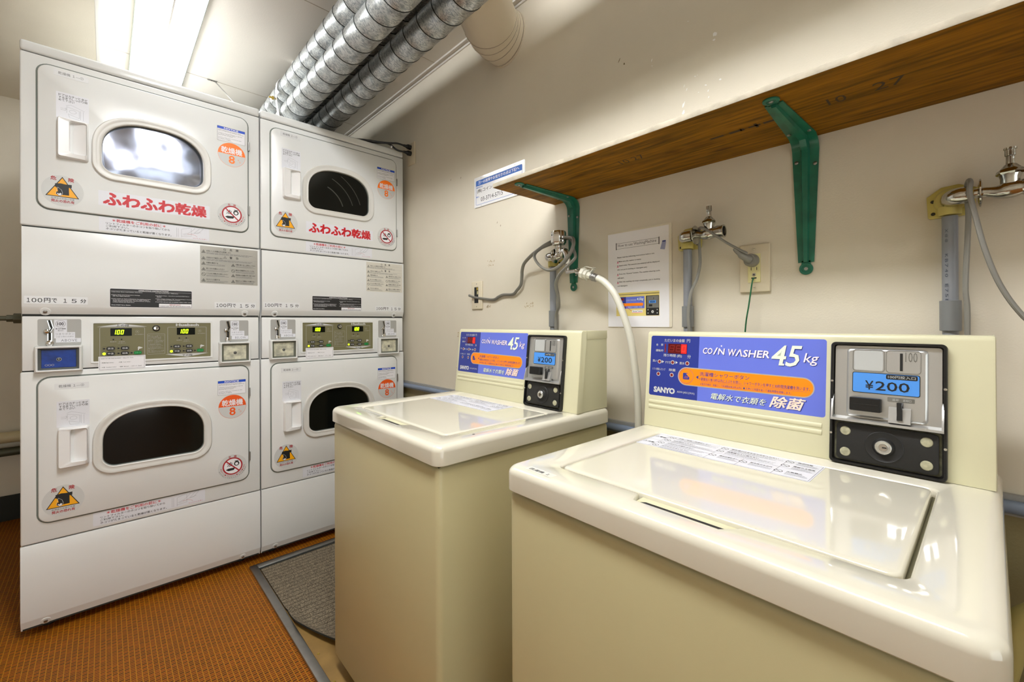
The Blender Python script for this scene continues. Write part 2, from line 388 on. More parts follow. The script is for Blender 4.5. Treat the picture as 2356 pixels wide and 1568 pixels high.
def tape(x0, z0, x1, z1):
    for i in range(22):
        x, z = random.uniform(x0, x1), random.uniform(z0, z1); blob(x, z, random.uniform(.001, .004), random.uniform(.0008, .003), chipt, random.uniform(0, 3))
tape(-1.43, 1.262, -1.386, 1.286); tape(-1.203, 1.077, -1.156, 1.098); tape(-1.437, 1.083, -1.412, 1.095)
tape(-1.66, .80, -1.635, .825); tape(-1.65, .955, -1.625, .978)
for x, z in ((-1.366, 1.44), (-1.345, 1.424), (-1.70, 1.70), (-1.62, 1.69)): blob(x, z, .0025, .005, seamm, -.4)
struct(b, 'wall_back')
b = MB(); b.box(XL-.06, YO-.05, 0, XL, YW+.05, ZC+.05, wallm); struct(b, 'wall_left')
b = MB(); b.box(XR, YO-.05, 2.05, XR+.06, YW+.05, ZC+.05, wallm); b.box(XR, .45, 0, XR+.06, YW+.05, 2.05, wallm); struct(b, 'wall_right')  # opening left in this unseen end wall so world light enters as fill
b = MB(); b.box(XL-.05, YO-.06, 0, XR+.05, YO, ZC+.05, wallm); struct(b, 'wall_front')
b = MB(); b.box(XL, YO+.02, 0, XL+.012, YW-.02, .13, darkg, .002); struct(b, 'baseboard_left')
b = MB(); b.box(XL+.02, YW-.012, .668, XR, YW-.0005, .706, mat('grey_rail_paint', '#9a9a98', .5)); b.tube([(XL+.02, YW-.016, .685), (XR, YW-.016, .685)], .012, rail, 14); struct(b, 'trim_3')
# ------------------------------------------------------------------ floor mat well
b = MB()
for q in ((-2.073, .433, .3, .459), (-2.073, .459, -2.037, YW-.02)):
    b.box(q[0], q[1], .0005, q[2], q[3], .010, steel, .0015)
b.box(-2.037, .459, .0005, -2.028, YW-.02, .006, darkg)
tag(b.build('mat_frame'), 'grey metal edging frame let into the brown floor around the mat', 'frame')
b = MB(); b.box(-2.026, .462, .0006, .3, YW-.03, .0028, plywd); 
for x, y in ((-1.389, .474), (-1.25, .47)): b.lathe((x, y, .0028), (0, 0, 1), [(0, .004), (.001, .0035), (.0012, .001)], brass, 12)
tag(b.build('plywood_sheet'), 'bare tan plywood sheet under the torn end of the doormat', 'board')
b = MB(); nx, ny = 60, 40; g = []
for j in range(ny+1):
    row = []
    for i in range(nx+1):
        v = j/ny; y = .463 + v*.66
        xe = -1.565 + .27*min(1, v*7.5)**.85 + .010*math.sin(v*40)*min(1, v*8)
        x = -2.02 + (xe+2.02)*i/nx
        lift = max(0, (i/nx-.72)/.28)**2*(.014+.008*math.sin(v*18)) + (.006*math.exp(-((x+1.66)/.012)**2)*max(0, 1-v*5))
        row.append((x, y, .009+lift))
    g.append(row)
top_ = [[b.bm.verts.new(p) for p in r_] for r_ in g]; bot_ = [[b.bm.verts.new((p[0], p[1], p[2]-.006)) for p in r_] for r_ in g]
for j in range(ny):
    for i in range(nx):
        b.face([top_[j][i], top_[j][i+1], top_[j+1][i+1], top_[j+1][i]], matm, True); b.face([bot_[j][i], bot_[j+1][i], bot_[j+1][i+1], bot_[j][i+1]], darkg, True)
for j in range(ny):
    b.face([top_[j][nx], bot_[j][nx], bot_[j+1][nx], top_[j+1][nx]], darkg); b.face([top_[j][0], top_[j+1][0], bot_[j+1][0], bot_[j][0]], darkg)
for i in range(nx):
    b.face([top_[0][i], bot_[0][i], bot_[0][i+1], top_[0][i+1]], darkg); b.face([top_[ny][i], top_[ny][i+1], bot_[ny][i+1], bot_[ny][i]], darkg)
tag(b.build('doormat'), 'grey brown ribbed carpet doormat with a curled torn edge in front of the dryers', 'mat')

# ------------------------------------------------------------------ dryers
LX = XL  # noqa
def lcd100(pl, u0, v0, u1, v1, m, txt='100', w=.16, slant=.14):
    n = len(txt); cw = (u1-u0)/(n-.35) if txt[0] == '1' else (u1-u0)/n
    seg = {'0': 'abcdef', '1': 'bc', '8': 'abcdefg'}
    H_ = v1-v0; x = u0 - (cw*.55 if txt[0] == '1' else 0)
    for c_ in txt:
        W_ = cw*.72; t = H_*w*.8
        def q(a, b_, c2, d):
            pl.poly([(x+a+slant*b_, v0+b_), (x+c2+slant*b_, v0+b_), (x+c2+slant*d, v0+d), (x+a+slant*d, v0+d)], m, .0004)
        g_ = t*.15
        for s_ in seg[c_]:
            if s_ == 'a': q(t*.3, H_-t, W_-t*.3, H_)
            if s_ == 'd': q(t*.3, 0, W_-t*.3, t)
            if s_ == 'g': q(t*.3, H_/2-t/2, W_-t*.3, H_/2+t/2)
            if s_ == 'b': q(W_-t, H_/2+g_, W_, H_-g_)
            if s_ == 'c': q(W_-t, g_, W_, H_/2-g_)
            if s_ == 'e': q(0, g_, t, H_/2-g_)
            if s_ == 'f': q(0, H_/2+g_, t, H_-g_)
        x += cw
def dashes(pl, u0, v0, u1, v1, rows, m, h=.0003, dens=.8, th=.45):
    """unreadably fine print as rows of short strokes"""
    rh = (v1-v0)/rows
    for i in range(rows):
        v = v1-rh*(i+.5); u = u0; end = u1-(u1-u0)*random.random()*.25
        while u < end:
            L = (u1-u0)*random.uniform(.02, .09); L = min(L, end-u); pl.rect(u, v-rh*th/2*.8, u+L*.86, v+rh*th/2*.8, m, h); u += L
def door_drawing(pl, u0, v0, w, h_, m, k=.0003):
    P_ = lambda a, c_: (u0+a*w, v0+c_*h_)
    L = lambda *q: pl.lines([P_(*x) for x in q], .0005, m, k)
    L((.3, .35), (.3, .8), (.75, .66), (.75, .12), (.35, .3)); L((.28, .88), (.45, .98), (.95, .72)); L((.8, .7), (.8, .05)); L((.9, .68), (.9, .02)); L((.36, .28), (.4, .05), (.75, .0))
    pl.ring(circ(u0+.52*w, v0+.5*h_, .13*w, 16, .13*h_), circ(u0+.52*w, v0+.5*h_, .13*w-.0005, 16, .13*h_-.0005), m, k)
    L((.08, .62), (.28, .62)); L((.08, .52), (.26, .5)); L((.24, .7), (.3, .62), (.24, .5))

def dryer_door(root, zb, num, shiny, fuwa, second):
    zb_ = zb; b = MB(); pl = Pl(b, (0, 0, 0))
    O = rr(.040, zb, .638, zb+.478, .030, 6)
    # dark ring put in as the shaded door gap, then the door leaf with the window opening
    pl.ring(rr(.037, zb-.003, .641, zb+.481, .033, 6), rr(.048, zb+.008, .630, zb+.470, .024, 6), groovem, .0006)
    g_ = b.build('door_gap_ring', root)
    b = MB(); pl = Pl(b); n = 6
    L = lambda ins, h: [pl.p(u, v, h) for u, v in rr(.0415+ins, zb+.0015+ins, .6365-ins, zb+.4765-ins, .029-ins*.6, n)]
    b.hull([L(0, .0), L(0, .005), L(.0012, .0072), L(.003, .008)], white, False, False, True)
    A_ = [b.bm.verts.new(p) for p in L(.003, .008)]; B_ = [b.bm.verts.new(pl.p(u, v, .008)) for u, v in dshape(.338, zb+.152, .1455, .192, .085, .036)]
    es = [b.bm.edges.new((q[i], q[(i+1) % len(q)])) for q in (A_, B_) for i in range(len(q))]
    for f in bmesh.ops.triangle_fill(b.bm, edges=es, use_beauty=True)['geom']:
        if isinstance(f, bmesh.types.BMFace): f.material_index = b.mi(white)
    bmesh.ops.remove_doubles(b.bm, verts=b.bm.verts[:], dist=1e-6)
    door = b.build('door', root)
    h0 = .008
    # window bezel
    b = MB(); pl = Pl(b, h=h0); cx_ = .338
    def D(o, h): return [pl.p(u, v, h) for u, v in dshape(cx_, zb+.152-o, .145+o, .192+2*o, .085+o, .036+o*.9)]
    b.hull([D(.026, 0), D(.0255, .006), D(.023, .0095), D(.017, .010), D(.013, .0085), D(.006, .0075), D(.0025, .009), D(0, .007), D(-.001, .002)], ringm, False, False, True)
    b.hull([D(-.001, .002), D(-.002, -.0068)], groovem, False, False, True)
    b.build('window_bezel', door)
    b = MB(); pl = Pl(b, h=h0)
    if shiny:
        # bulging polished drum dish in place of glass, shaped to spread the lamp reflection
        loops = []
        for k in range(9):
            t = k/8; o = -.002-.143*t
            pass
        ctr = Vector((cx_, zb+.25))
        base = dshape(cx_, zb+.154, .143, .188, .084, .035); loops = []
        for k in range(12):
            t = 1-k/11.2; 
            loops.append([pl.p(ctr.x+(u-ctr.x)*t, ctr.y+(v-ctr.y)*t, -.0066+.010*(1-t*t)) for u, v in base])
        b.hull(loops, foil, False, True, True)
        b.build('door_window', door, label='bright polished drum dish bulged to spread lamp reflections')
    else:
        pl.poly(dshape(cx_, zb+.1535, .1435, .189, .084, .035), glass, -.0066)
        if second and zb > 1:
            for r_, w_ in ((.225, .003), (.185, .0035), (.135, .005)):
                pts_ = []
                for k in range(14):
                    a_ = .28+.85*k/13; q_ = (.225+r_*math.cos(a_), zb+.150+r_*.95*math.sin(a_))
                    if abs(q_[0]-cx_) < .135 and q_[1] < zb+.153+.085+.095*(1-((q_[0]-cx_)/.145)**2)**.5 and q_[1] > zb+.160: pts_.append(q_)
                pl.lines(pts_, w_, mat('drum_rib_grey', '#3c3d36', .4), -.0064)
        b.build('door_window', door)
    # pull handle
    b = MB(); pl = Pl(b, h=h0)
    def Hh(ins, h, hl=None):
        o = []
        for u, v in rr(.086+ins, zb+.175+ins, .160-ins, zb+.308-ins, .006, n): o.append(pl.p(u, v, h+(hl or 0)*(1-(u-.086)/.074)))
        return o
    def Hi(ins, h): return [pl.p(u, v, h) for u, v in rr(.115-ins, zb+.192-ins, .1555+ins*.4, zb+.300+ins, .007, n)]
    b.hull([Hh(0, 0), Hh(.0005, .009, .008), Hh(.003, .014, .010), Hi(.0015, .020), Hi(0, .018), Hi(-.001, -.004)], whitep, False, False, True)
    # slanted finger pocket
    pk = rr(.116, zb+.193, .1548, zb+.299, .006, n)
    b.face([b.bm.verts.new(pl.p(u, v, -.003+.019*max(0, (u-.120)/.035)**1.3)) for u, v in pk], whitep)
    b.build('door_handle', door)
    # hinges on the right edge
    for zc in (zb+.365, zb+.095):
        b = MB(); b.tube([(.6405, -.006, zc-.018), (.6405, -.006, zc+.018)], .0032, steel, 10); b.box(.6385, -.004, zc-.018, .6425, -.001, zc+.018, steel); b.build('hinge', root)
    # stickers
    t = .0004
    b = MB(); pl = Pl(b, h=h0); off = -.016 if zb < 1 else 0
    dz = zb-1.402
    z = lambda v: v+dz
    y0 = z(1.850)-(.012 if zb < 1 else 0)
    pl.rect(.078, y0, .160, y0+.020, numg, 0, .001, t); pl.text(num, .088, y0+.006, .148, y0+.0155, inkt, t+.0001); b.build('number_sticker', door)
    b = MB(); pl = Pl(b, h=h0); pl.rect(.083, z(1.711), .161, z(1.798), pale, 0, .001, t)
    for i, (s_, n_) in enumerate((('ドアはカチッと音が', 9), ('するまでしっかり閉', 9), ('めて下さい', 5))):
        for j, c_ in enumerate(s_): 
            u = .089+j*.0077; v = z(1.7855)-i*.0085; pl.text(c_, u, v, u+.0062, v+.0068 if c_ not in 'ッっ' else v+.005, ink, t+.0001, .01)
    door_drawing(pl, .088, z(1.716), .066, .046, inkg, t+.0001); b.build('closing_sticker', door)
    b = MB(); pl = Pl(b, h=h0); pl.rect(.529, z(1.765), .626, z(1.823), paper, 0, 0, t); pl.rect(.529, z(1.813), .626, z(1.823), bluei, t+.0001); pl.frame(.529, z(1.765), .626, z(1.823), .0006, ink, t+.0002)
    pl.text('NOTICE', .552, z(1.8145), .602, z(1.8215), paper, t+.0003, .03)
    for i, s_ in enumerate(('WHEN DISCARDING OR STORING YOUR', 'OLD CLOTHES DRYER, REMOVE THE DOOR.', '', 'LORSQUE VOUS ENTREPOSEZ OU METTEZ', 'VOTRE SECHEUSE AU REBUT,', 'ENLEVEZ EN LA PORTE.', '', 'CUANDO DESECHE O GUARDE SU VIEJA', 'SECADORA DE ROPA,', 'QUITELE LA PUERTA.')):
        if s_: v = z(1.8075)-i*.0042; pl.text(s_, .532, v, .532+.00255*len(s_), v+.0024, inkt, t+.0001, .02)
    b.build('notice_sticker', door)
    b = MB(); pl = Pl(b, h=h0); oc, oz = .579, z(1.7145); oc = .579
    om = orange if zb > 1 else oranger
    pl.poly(circ(oc, oz, .0482, 40), grey_s, 0, t); pl.ring(circ(oc, oz, .0480, 40), circ(oc, oz, .0473, 40), om, t+.0001)
    pl.poly(circ(oc, oz, .048, 24, None, 0.02, PI-.02), om, t+.00015)
    pl.text('乾燥機', oc-.0365, oz+.004, oc+.0365, oz+.029, paper, t+.0003, .025); pl.text('8', oc-.011, oz-.036, oc+.011, oz-.003, om, t+.0002, .02)
    pl.text('キ', oc+.020, oz-.019, oc+.026, oz-.013, om, t+.0002); pl.text('ロ', oc+.026, oz-.027, oc+.031, oz-.021, om, t+.0002); b.build('capacity_sticker', door)
    # fire hazard oval
    b = MB(); pl = Pl(b, h=h0); ox, oz = .0985, z(1.467)
    pl.poly(circ(ox, oz, .0495, 40, .0515), grey_s, 0, t)
    T_ = lambda k: [(ox-.001, z(1.514)-k*1.9), (ox-.040+k*1.7, z(1.446)+k), (ox+.0385-k*1.7, z(1.446)+k)]
    pl.poly(T_(0), ink, t+.0001); pl.poly(T_(.0022), yellow, t+.0002)
    X = lambda a, c_: (ox+a, z(1.446)+c_)
    pl.poly([X(-.018, .043), X(-.005, .0455), X(.006, .044), X(.021, .045), X(.0205, .034), X(.014, .0345), X(.0145, .008), X(-.008, .0075), X(-.014, .030), X(-.0185, .0325)], ink, t+.0003)
    pl.poly([X(-.009, .003), X(-.016, .009), X(-.014, .018), X(-.0115, .016), X(-.0115, .031), X(-.004, .024), X(-.001, .014), X(-.0025, .006)], ink, t+.0004)
    pl.poly([X(-.009, .0045), X(-.0135, .010), X(-.0115, .0125), X(-.0095, .0095), X(-.006, .0135), X(-.003, .011), X(-.004, .006)], paper, t+.0005)
    pl.ring([X(-.0085, .003), X(-.0165, .009), X(-.0145, .019), X(-.012, .032), X(-.003, .024), X(-.0002, .014), X(-.002, .005)], [X(-.0087, .0035), X(-.016, .0092), X(-.014, .019), X(-.0117, .031), X(-.0035, .0238), X(-.0008, .014), X(-.0024, .0054)], paper, t+.00055)
    pl.text('危', ox-.028, z(1.500), ox-.015, z(1.513), dred, t+.0002, .03); pl.text('険', ox+.013, z(1.500), ox+.026, z(1.513), dred, t+.0002, .03)
    pl.text('乾燥後の衣類の放置', ox-.027, z(1.4385), ox+.027, z(1.4435), inkt, t+.0002); pl.text('発火の恐れ有', ox-.027, z(1.4275), ox+.027, z(1.4368), dred, t+.0002, .03); b.build('fire_warning_sticker', door)
    # oil ban circle
    b = MB(); pl = Pl(b, h=h0); ox, oz = .579, z(1.467)
    pl.poly(circ(ox, oz, .050, 40), grey_s, 0, t); cz = oz+.003
    pl.poly(circ(ox, cz, .0350, 36), dred, t+.0001); pl.poly(circ(ox, cz, .0300, 36), paper, t+.0002)
    pl.text('油', ox-.020, cz, ox-.002, cz+.018, ink, t+.0004, .01)
    pl.poly(circ(ox+.014, cz+.008, .0095, 18), ink, t+.0003); pl.poly(circ(ox+.014, cz+.007, .0055, 14), paper, t+.0004); pl.rect(ox+.007, cz+.017, ox+.021, cz+.020, ink, t+.0003)
    pl.poly([(ox-.024, cz-.012), (ox-.016, cz-.008), (ox+.010, cz-.007), (ox+.004, cz-.017), (ox-.015, cz-.018)], ink, t+.0003)
    pl.line((ox-.0225, cz+.0225), (ox+.0225, cz-.0225), .0045, dred, t+.0005)
    pl.text('危', ox-.014, z(1.5035), ox-.005, z(1.5125), dred, t+.0002, .02); pl.text('険', ox+.005, z(1.5035), ox+.014, z(1.5125), dred, t+.0002, .02)
    pl.arc('美容オイル・アロマオイル・工業油・食用油', ox, cz, .0405, PI*1.02, PI*1.98, .0052, dred, t+.0002, .02)
    pl.arc('油が付着した衣類、タオル等の乾燥厳禁', ox, cz, .0475, PI*1.08, PI*1.92, .0045, inkt, t+.0002); b.build('oil_ban_sticker', door)
    if fuwa:
        b = MB(); pl = Pl(b, h=h0); pl.rect(.184, 1.437, .504, 1.489, pale, 0, .001, t)
        for i, c_ in enumerate('ふわふわ乾燥'):
            u = .197+i*.0498; pl.text(c_, u, 1.4425, u+.0455, 1.4835, red, t+.0002, .055)
        b.build('slogan_sticker', door)

def make_dryer(loc, label, n1, n2, coin, plate_m, second):
    root = empty('stacked_dryer', loc, 90, label, 'dryer', 'coin operated stacked dryers')
    W = .683
    b = MB(); b.box(.004, .014, .03, W-.004, 1.05, 1.938, white, .004)
    for x in (.06, W-.06):
        for y in (.08, .95): b.lathe((x, y, 0), (0, 0, 1), [(0, .018), (.012, .018), (.014, .010), (.035, .010)], black, 12)
    b.box(.006, .010, .03, W-.006, .016, 1.93, darkg); b.build('cabinet', root)
    def panel(name, z0, z1, bev=.005, y=0, m=white, extra=None):
        b = MB(); b.box(.002, y, z0, W-.002, y+.016, z1, m, bev, 3)
        if extra: extra(b)
        return b.build(name, root)
    b = MB(); b.box(.0015, .0, 1.9095, W-.0015, .30, 1.9435, white, .008, 3); b.build('top_panel', root)
    panel('upper_front_panel', 1.3425, 1.9060)
    # middle access panel folds inward along its bottom edge
    b = MB(); prof = [(0, 1.336, .004), (0, 1.082, 0), (.011, 1.0565, 0), (.016, 1.050, 0)]
    x0, x1 = .002, W-.002
    pts = [(.016, 1.3385), (.004, 1.3385), (.001, 1.3375), (0, 1.3345), (0, 1.080), (.0015, 1.0765), (.010, 1.0545), (.016, 1.0495)]
    for s_ in (0,):
        b.hull([[(x0+.004*(k in (0,)), y, z) for y, z in pts] for k in (0,)] + [[(x1, y, z) for y, z in pts]], white, True, True, False)
    b.build('access_panel', root)
    for x in (.057, .626):
        b = MB(); b.lathe((x, .006, 1.0625), (0, -.93, -.37), [(-.004, .016), (.001, .0125), (.0015, .008)], white, 16)
        b.lathe((x, .005, 1.0622), (0, -.93, -.37), [(0, .0052), (.003, .0052), (.0042, .0035)], steel, 14); b.build('screw', root)
    # recessed control fascia
    b = MB(); b.box(.006, .004, .8695, W-.006, .016, 1.0470, white, .003, 2); fascia = b.build('control_fascia', root)
    panel('lower_front_panel', .3065, .8660)
    # kick panel with inward fold at the bottom
    b = MB(); pts = [(.016, .3035), (.004, .3035), (.001, .3025), (0, .2995), (0, .062), (.0015, .058), (.012, .030), (.016, .028)]
    b.hull([[(x, y, z) for y, z in pts] for x in (x0, x1)], white, True, True, False)
    sc = lambda a: [(a[0], a[1])]
    b.build('kick_panel', root)
    for x in (.057, .617):
        b = MB(); b.lathe((x, .007, .043), (0, -.92, -.39), [(-.004, .015), (.001, .0115), (.0015, .008)], white, 16)
        b.lathe((x, .006, .0427), (0, -.92, -.39), [(0, .005), (.003, .005), (.004, .003)], steel, 14); b.build('screw', root)
    dryer_door(root, 1.402, n1, coin == 'blue', True, second)
    dryer_door(root, .367, n2, False, False, second)
    t = .0004
    # lint filter strips
    for (u0, v0) in ((.185, 1.351), (.169, .317)):
        b = MB(); pl = Pl(b, (u0, 0, v0)); pl.rect(0, 0, .318, .047, pale, .0002, .001, t)
        pl.text('＊乾燥機をご利用の前に＊', .034, .033, .182, .044, red, t+.0004, .02)
        pl.text('リントフィルターのホコリを取り除いてから', .018, .0225, .194, .0305, ink, t+.0004, .012)
        pl.text('ご利用下さい。', .018, .0135, .078, .0205, ink, t+.0004, .012)
        pl.text('ホコリがたまっていると乾燥が悪くなります。', .018, .0035, .199, .0115, ink, t+.0004, .012)
        q = lambda *p_: pl.lines([(.215+a*.06, .004+c_*.042) for a, c_ in p_], .0006, inkg, t+.0004)
        q((.0, .0), (.0, .85)); q((.08, 0), (.08, .8)); q((.25, .0), (.25, .75), (.7, .95)); q((.25, .1), (.75, .2), (.75, .9)); q((.3, .3), (.6, .45), (.8, .7), (.95, .95)); q((.35, .25), (.65, .35), (1.0, .55), (1.25, .6)); q((.9, .5), (1.2, .98), (1.4, 1.0), (1.1, .5), (.9, .5))
        pl.lines([(.248, .019), (.262, .020), (.274, .016), (.279, .011)], .0006, red, t+.0005)
        pl.text('リントフィルター', .266, .0025, .311, .0075, red, t+.0004); b.build('lint_filter_sticker', root)
    # silver caution plate
    b = MB(); pl = Pl(b, (.473, 0, 1.182)); pl.rect(0, 0, .200, .149, plate_m, .0002, .001, t)
    pl.ring(circ(.082, .141, .0045, 16), circ(.082, .141, .0037, 16), ink, t+.0004); pl.line((.079, .144), (.085, .138), .0008, ink, t+.0004)
    pl.text('危', .099, .1365, .108, .1455, ink, t+.0004, .02); pl.text('険', .121, .1365, .130, .1455, ink, t+.0004, .02)
    pl.poly([(.083, .114), (.0775, .105), (.0885, .105)], ink, t+.0004); pl.poly([(.083, .1122), (.0793, .106), (.0867, .106)], plate_m, t+.0005)
    pl.text('警', .099, .1045, .108, .1135, ink, t+.0004, .02); pl.text('告', .121, .1045, .130, .1135, ink, t+.0004, .02)
    def tri(u, v):
        pl.poly([(u, v+.007), (u-.007, v-.005), (u+.007, v-.005)], ink, t+.0004); pl.poly([(u, v+.0045), (u-.0048, v-.0036), (u+.0048, v-.0036)], plate_m, t+.0005); pl.poly(circ(u, v-.0006, .002, 8), ink, t+.0006)
    def rnd(u, v): pl.ring(circ(u, v, .0065, 18), circ(u, v, .0054, 18), ink, t+.0004); pl.line((u-.0045, v+.0045), (u+.0045, v-.0045), .001, ink, t+.0004)
    items = ((.019, .126, '水洗いした衣類以外は乾燥しない', .165, 2, 0), (.019, .0995, '子供だけで操作しない', .165, 2, 0), (.019, .079, '衣類を確認する', .077, 2, 0), (.019, .056, '良くだれ衣類は入れない', .077, 3, 0), (.019, .036, 'ドラム内に衣類以外の物を入れない', .077, 2, 1), (.019, .012, 'やけどに注意する', .077, 2, 0),
             (.119, .079, '衣類の取り出しは停止してから', .075, 3, 0), (.119, .056, '製品の廃棄時などにくるな', .075, 2, 1), (.119, .036, '乾燥後は衣類を早く取り出す', .075, 4, 0), (.119, .012, '製品の上に衣類などを置かない', .075, 2, 0))
    for (u, v, s_, w, r_, k) in items:
        (rnd if k else tri)(u-.008, v); pl.text(s_, u+.001, v+.001, u+.001+min(w*.95, 0.0056*len(s_)), v+.0068, ink, t+.0004, .02); dashes(pl, u+.001, v-.0085, u+w, v-.001, r_, inkt, t+.0004, th=.4)
    for v in (.1345, .118, .1025, .0905): pl.line((.002, v), (.198, v), .0004, inkg, t+.0003)
    b.build('caution_plate', root, label=None if plate_m is silverp else 'clear caution plate')
    # black instruction plate
    b = MB(); pl = Pl(b, (.212, 0, 1.081)); pl.rect(0, 0, .235, .067, paper, .0002, .003, t); pl.rect(.001, .001, .234, .066, ink, t+.0003, .003)
    pl.text('OPERATING INSTRUCTIONS', .077, .0595, .163, .0632, paper, t+.0005, .02); pl.line((.003, .0583), (.232, .0583), .0005, paper, t+.0005)
    for (u, v, s_) in ((.004, .053, '1.Open Dryer Door, Load Clothes, Close Door.'), (.004, .0425, '2.Select Fabric and Temperature Settings'), (.008, .0385, 'OR Turn Fabric Selector.'), (.004, .0285, '3.Insert Coins or Card as Required. Use Additional Coins'), (.008, .0245, 'or Card for more Drying Time. OR Turn TIMER KNOB to'), (.008, .0205, 'obtain desired Drying Time. Last 2-5 minutes of Cycle'), (.008, .0165, 'is COOL DOWN (No Heat) Period.'), (.004, .0065, '4.Push START Pad or Button.'),
                       (.125, .053, '5.To Stop Drying Cycle - OPEN Door.'), (.125, .0435, '6.To Restart Dryer - Close Door and Push START Pad or'), (.129, .0395, 'Button.'), (.125, .0315, '7.When Display Indicates "00" Time Remaining or Panel Light'), (.129, .0275, 'goes out, Remove Clothes from Dryer.'), (.125, .0205, 'IF CLOTHES ARE NOT DRY AS DESIRED, REPEAT STEPS 1 and 4.')):
        pl.text(s_, u, v, u+.00192*len(s_), v+.0026, paper, t+.0005, .02)
    pl.rect(.135, .0025, .233, .0155, paper, t+.0004, .001); pl.text('IMPORTANT:', .166, .0100, .200, .0133, dred, t+.0006, .03); pl.text('CLEAN LINT FILTER BEFORE EACH LOAD', .138, .0045, .230, .0080, ink, t+.0006, .02)
    b.build('instruction_plate', root)
    # price strips
    for (u0, v0) in ((.011, 1.088), (.520, 1.083)):
        b = MB(); pl = Pl(b, (u0, 0, v0)); pl.rect(0, 0, .146, .025, numg, .0002, .001, t)
        for s_, a, c_, e_ in (('１', .006, .013, .0185), ('０', .0165, .027, .0185), ('０', .0295, .040, .0185), ('円', .044, .058, .0195), ('で', .061, .073, .0185), ('１', .088, .096, .018), ('５', .107, .119, .018), ('分', .128, .142, .0185)):
            pl.text(s_, a, .005, c_, e_, ink, t+.0004, .02)
        b.build('price_sticker', root)
    # coin entries and coin boxes
    for side, (u0, zt, word) in enumerate(((.040, 1.038, 'ABOVE'), (.538, 1.034, 'BELOW'))):
        yf = .004; b = MB(); pl = Pl(b, (u0, yf, zt-.088)); pl.rect(0, 0, .101, .088, gplate, .0002, .005, .001)
        h = .0013
        pl.rect(.037, .044, .067, .086, pale, h, 0, t); pl.ring(circ(.052, .072, .0115, 24), circ(.052, .072, .0108, 24), ink, h+t+.0001); pl.text('100', .0445, .0665, .0595, .0775, ink, h+t+.0001, .02)
        pl.text('◀100円硬貨', .040, .0535, .064, .0575, ink, h+t+.0001, .02); pl.text('投入口', .046, .0475, .058, .0515, ink, h+t+.0001, .01)
        pl.rect(.037, .0235, .086, .044, pale, h+.0001, 0, t); pl.text('つまりボタン', .040, .0345, .084, .0415, inkg, h+t+.0002); pl.text('つまり時のみ押す', .041, .0262, .083, .0315, inkg, h+t+.0002)
        pl.rect(.041, .0095, .100, .0235, pale, h+.0002, 0, t); pl.text(word, .053, .0120, .091, .0205, inkt, h+t+.0003, -.01, space=1.15)
        b.build('coin_entry_plate', root)
        b = MB(); pl = Pl(b, (u0, yf-.001, zt-.088))
        def slot(a, c_, w):
            d = Vector((c_[0]-a[0], c_[1]-a[1])).normalized(); n_ = Vector((-d.y, d.x))
            A_ = [(a[0]-n_.x*w, a[1]-n_.y*w), (c_[0]-n_.x*w, c_[1]-n_.y*w), (c_[0]+n_.x*w, c_[1]+n_.y*w), (a[0]+n_.x*w, a[1]+n_.y*w)]
            w2 = w*.55; B_ = [(a[0]-n_.x*w2, a[1]-n_.y*w2), (c_[0]-n_.x*w2, c_[1]-n_.y*w2), (c_[0]+n_.x*w2, c_[1]+n_.y*w2), (a[0]+n_.x*w2, a[1]+n_.y*w2)]
            pl.ring(A_, B_, chrome, 0, .004); pl.poly(B_, darkg, .001)
        slot((.026, .084), (.032, .056), .005); slot((.0275, .042), (.0275, .012), .0055); slot((.032, .058), (.027, .046), .003)
        b.lathe(pl.p(.021, .047, 0), (0, -1, 0), [(0, .006), (.003, .0078), (.007, .006), (.009, .001)], chrome, 18)
        b.lathe(pl.p(.0275, .008, .0), (0, -1, 0), [(0, .010), (.004, .0095), (.006, .006), (.0065, .001)], chrome, 18); b.build('coin_slot', root)
        # projecting box with a recessed lock face
        cu, cz, cw, chh = ((.036, .8645, .106, .083), (.5355, .8605, .106, .083))[side]
        b = MB(); pl = Pl(b, (cu, 0, cz)); P0 = rr(-.003, -.004, cw+.003, chh+.002, .004, 4); P1 = rr(0, 0, cw, chh, .004, 4)
        L = lambda pts, h: [pl.p(u, v, h) for u, v in pts]
        b.hull([L(P0, -.004), L(P0, .010), L(P1, .022), L(rr(.002, .002, cw-.002, chh-.002, .003, 4), .0235), L(rr(.005, .005, cw-.005, chh-.005, .002, 4), .0225), L(rr(.006, .006, cw-.006, chh-.006, .002, 4), .019)], white, False, False, False)
        bx = b.build('coin_box', root)
        b = MB(); pl = Pl(b, (cu, 0, cz)); A_ = rr(.006, .006, cw-.006, chh-.006, .002, 4); B_ = rr(.013, .012, cw-.013, chh-.012, .001, 4)
        L = lambda pts, h: [pl.p(u, v, h) for u, v in pts]
        b.hull([L(A_, .019), L(B_, .010)], coind, False, False, False); b.build('coin_box_well', bx)
        fm = coinb if (coin == 'blue' and side == 0) else coinw
        b = MB(); pl = Pl(b, (cu, 0, cz)); b.hull([L(B_, .009), L(rr(.0135, .0125, cw-.0135, chh-.0125, .001, 4), .0105)], fm, False, True, False)
        pl.poly(circ(cw/2, chh/2-.002, .0062, 18), alumr, .0107); pl.poly(circ(cw/2, chh/2-.002, .0046, 18), ink, .0109); pl.rect(cw/2-.0012, chh/2-.004, cw/2+.0006, chh/2+.002, steel, .0112)
        for k in range(3): pl.ring(circ(.0245+k*.007, .0215, .0036, 14, .003), circ(.0245+k*.007, .0215, .0028, 14, .0022), labg, .0108)
        b.build('coin_box_face', bx, label='blue lock face' if fm is coinb else None)
    # control display
    b = MB(); pl = Pl(b, (0, .004, 0)); pl.ring(rr(.164, .8845, .513, 1.0315, .004, 3), rr(.1705, .8905, .5070, 1.0235, .002, 3), white, 0, .003); b.build('display_bezel', root)
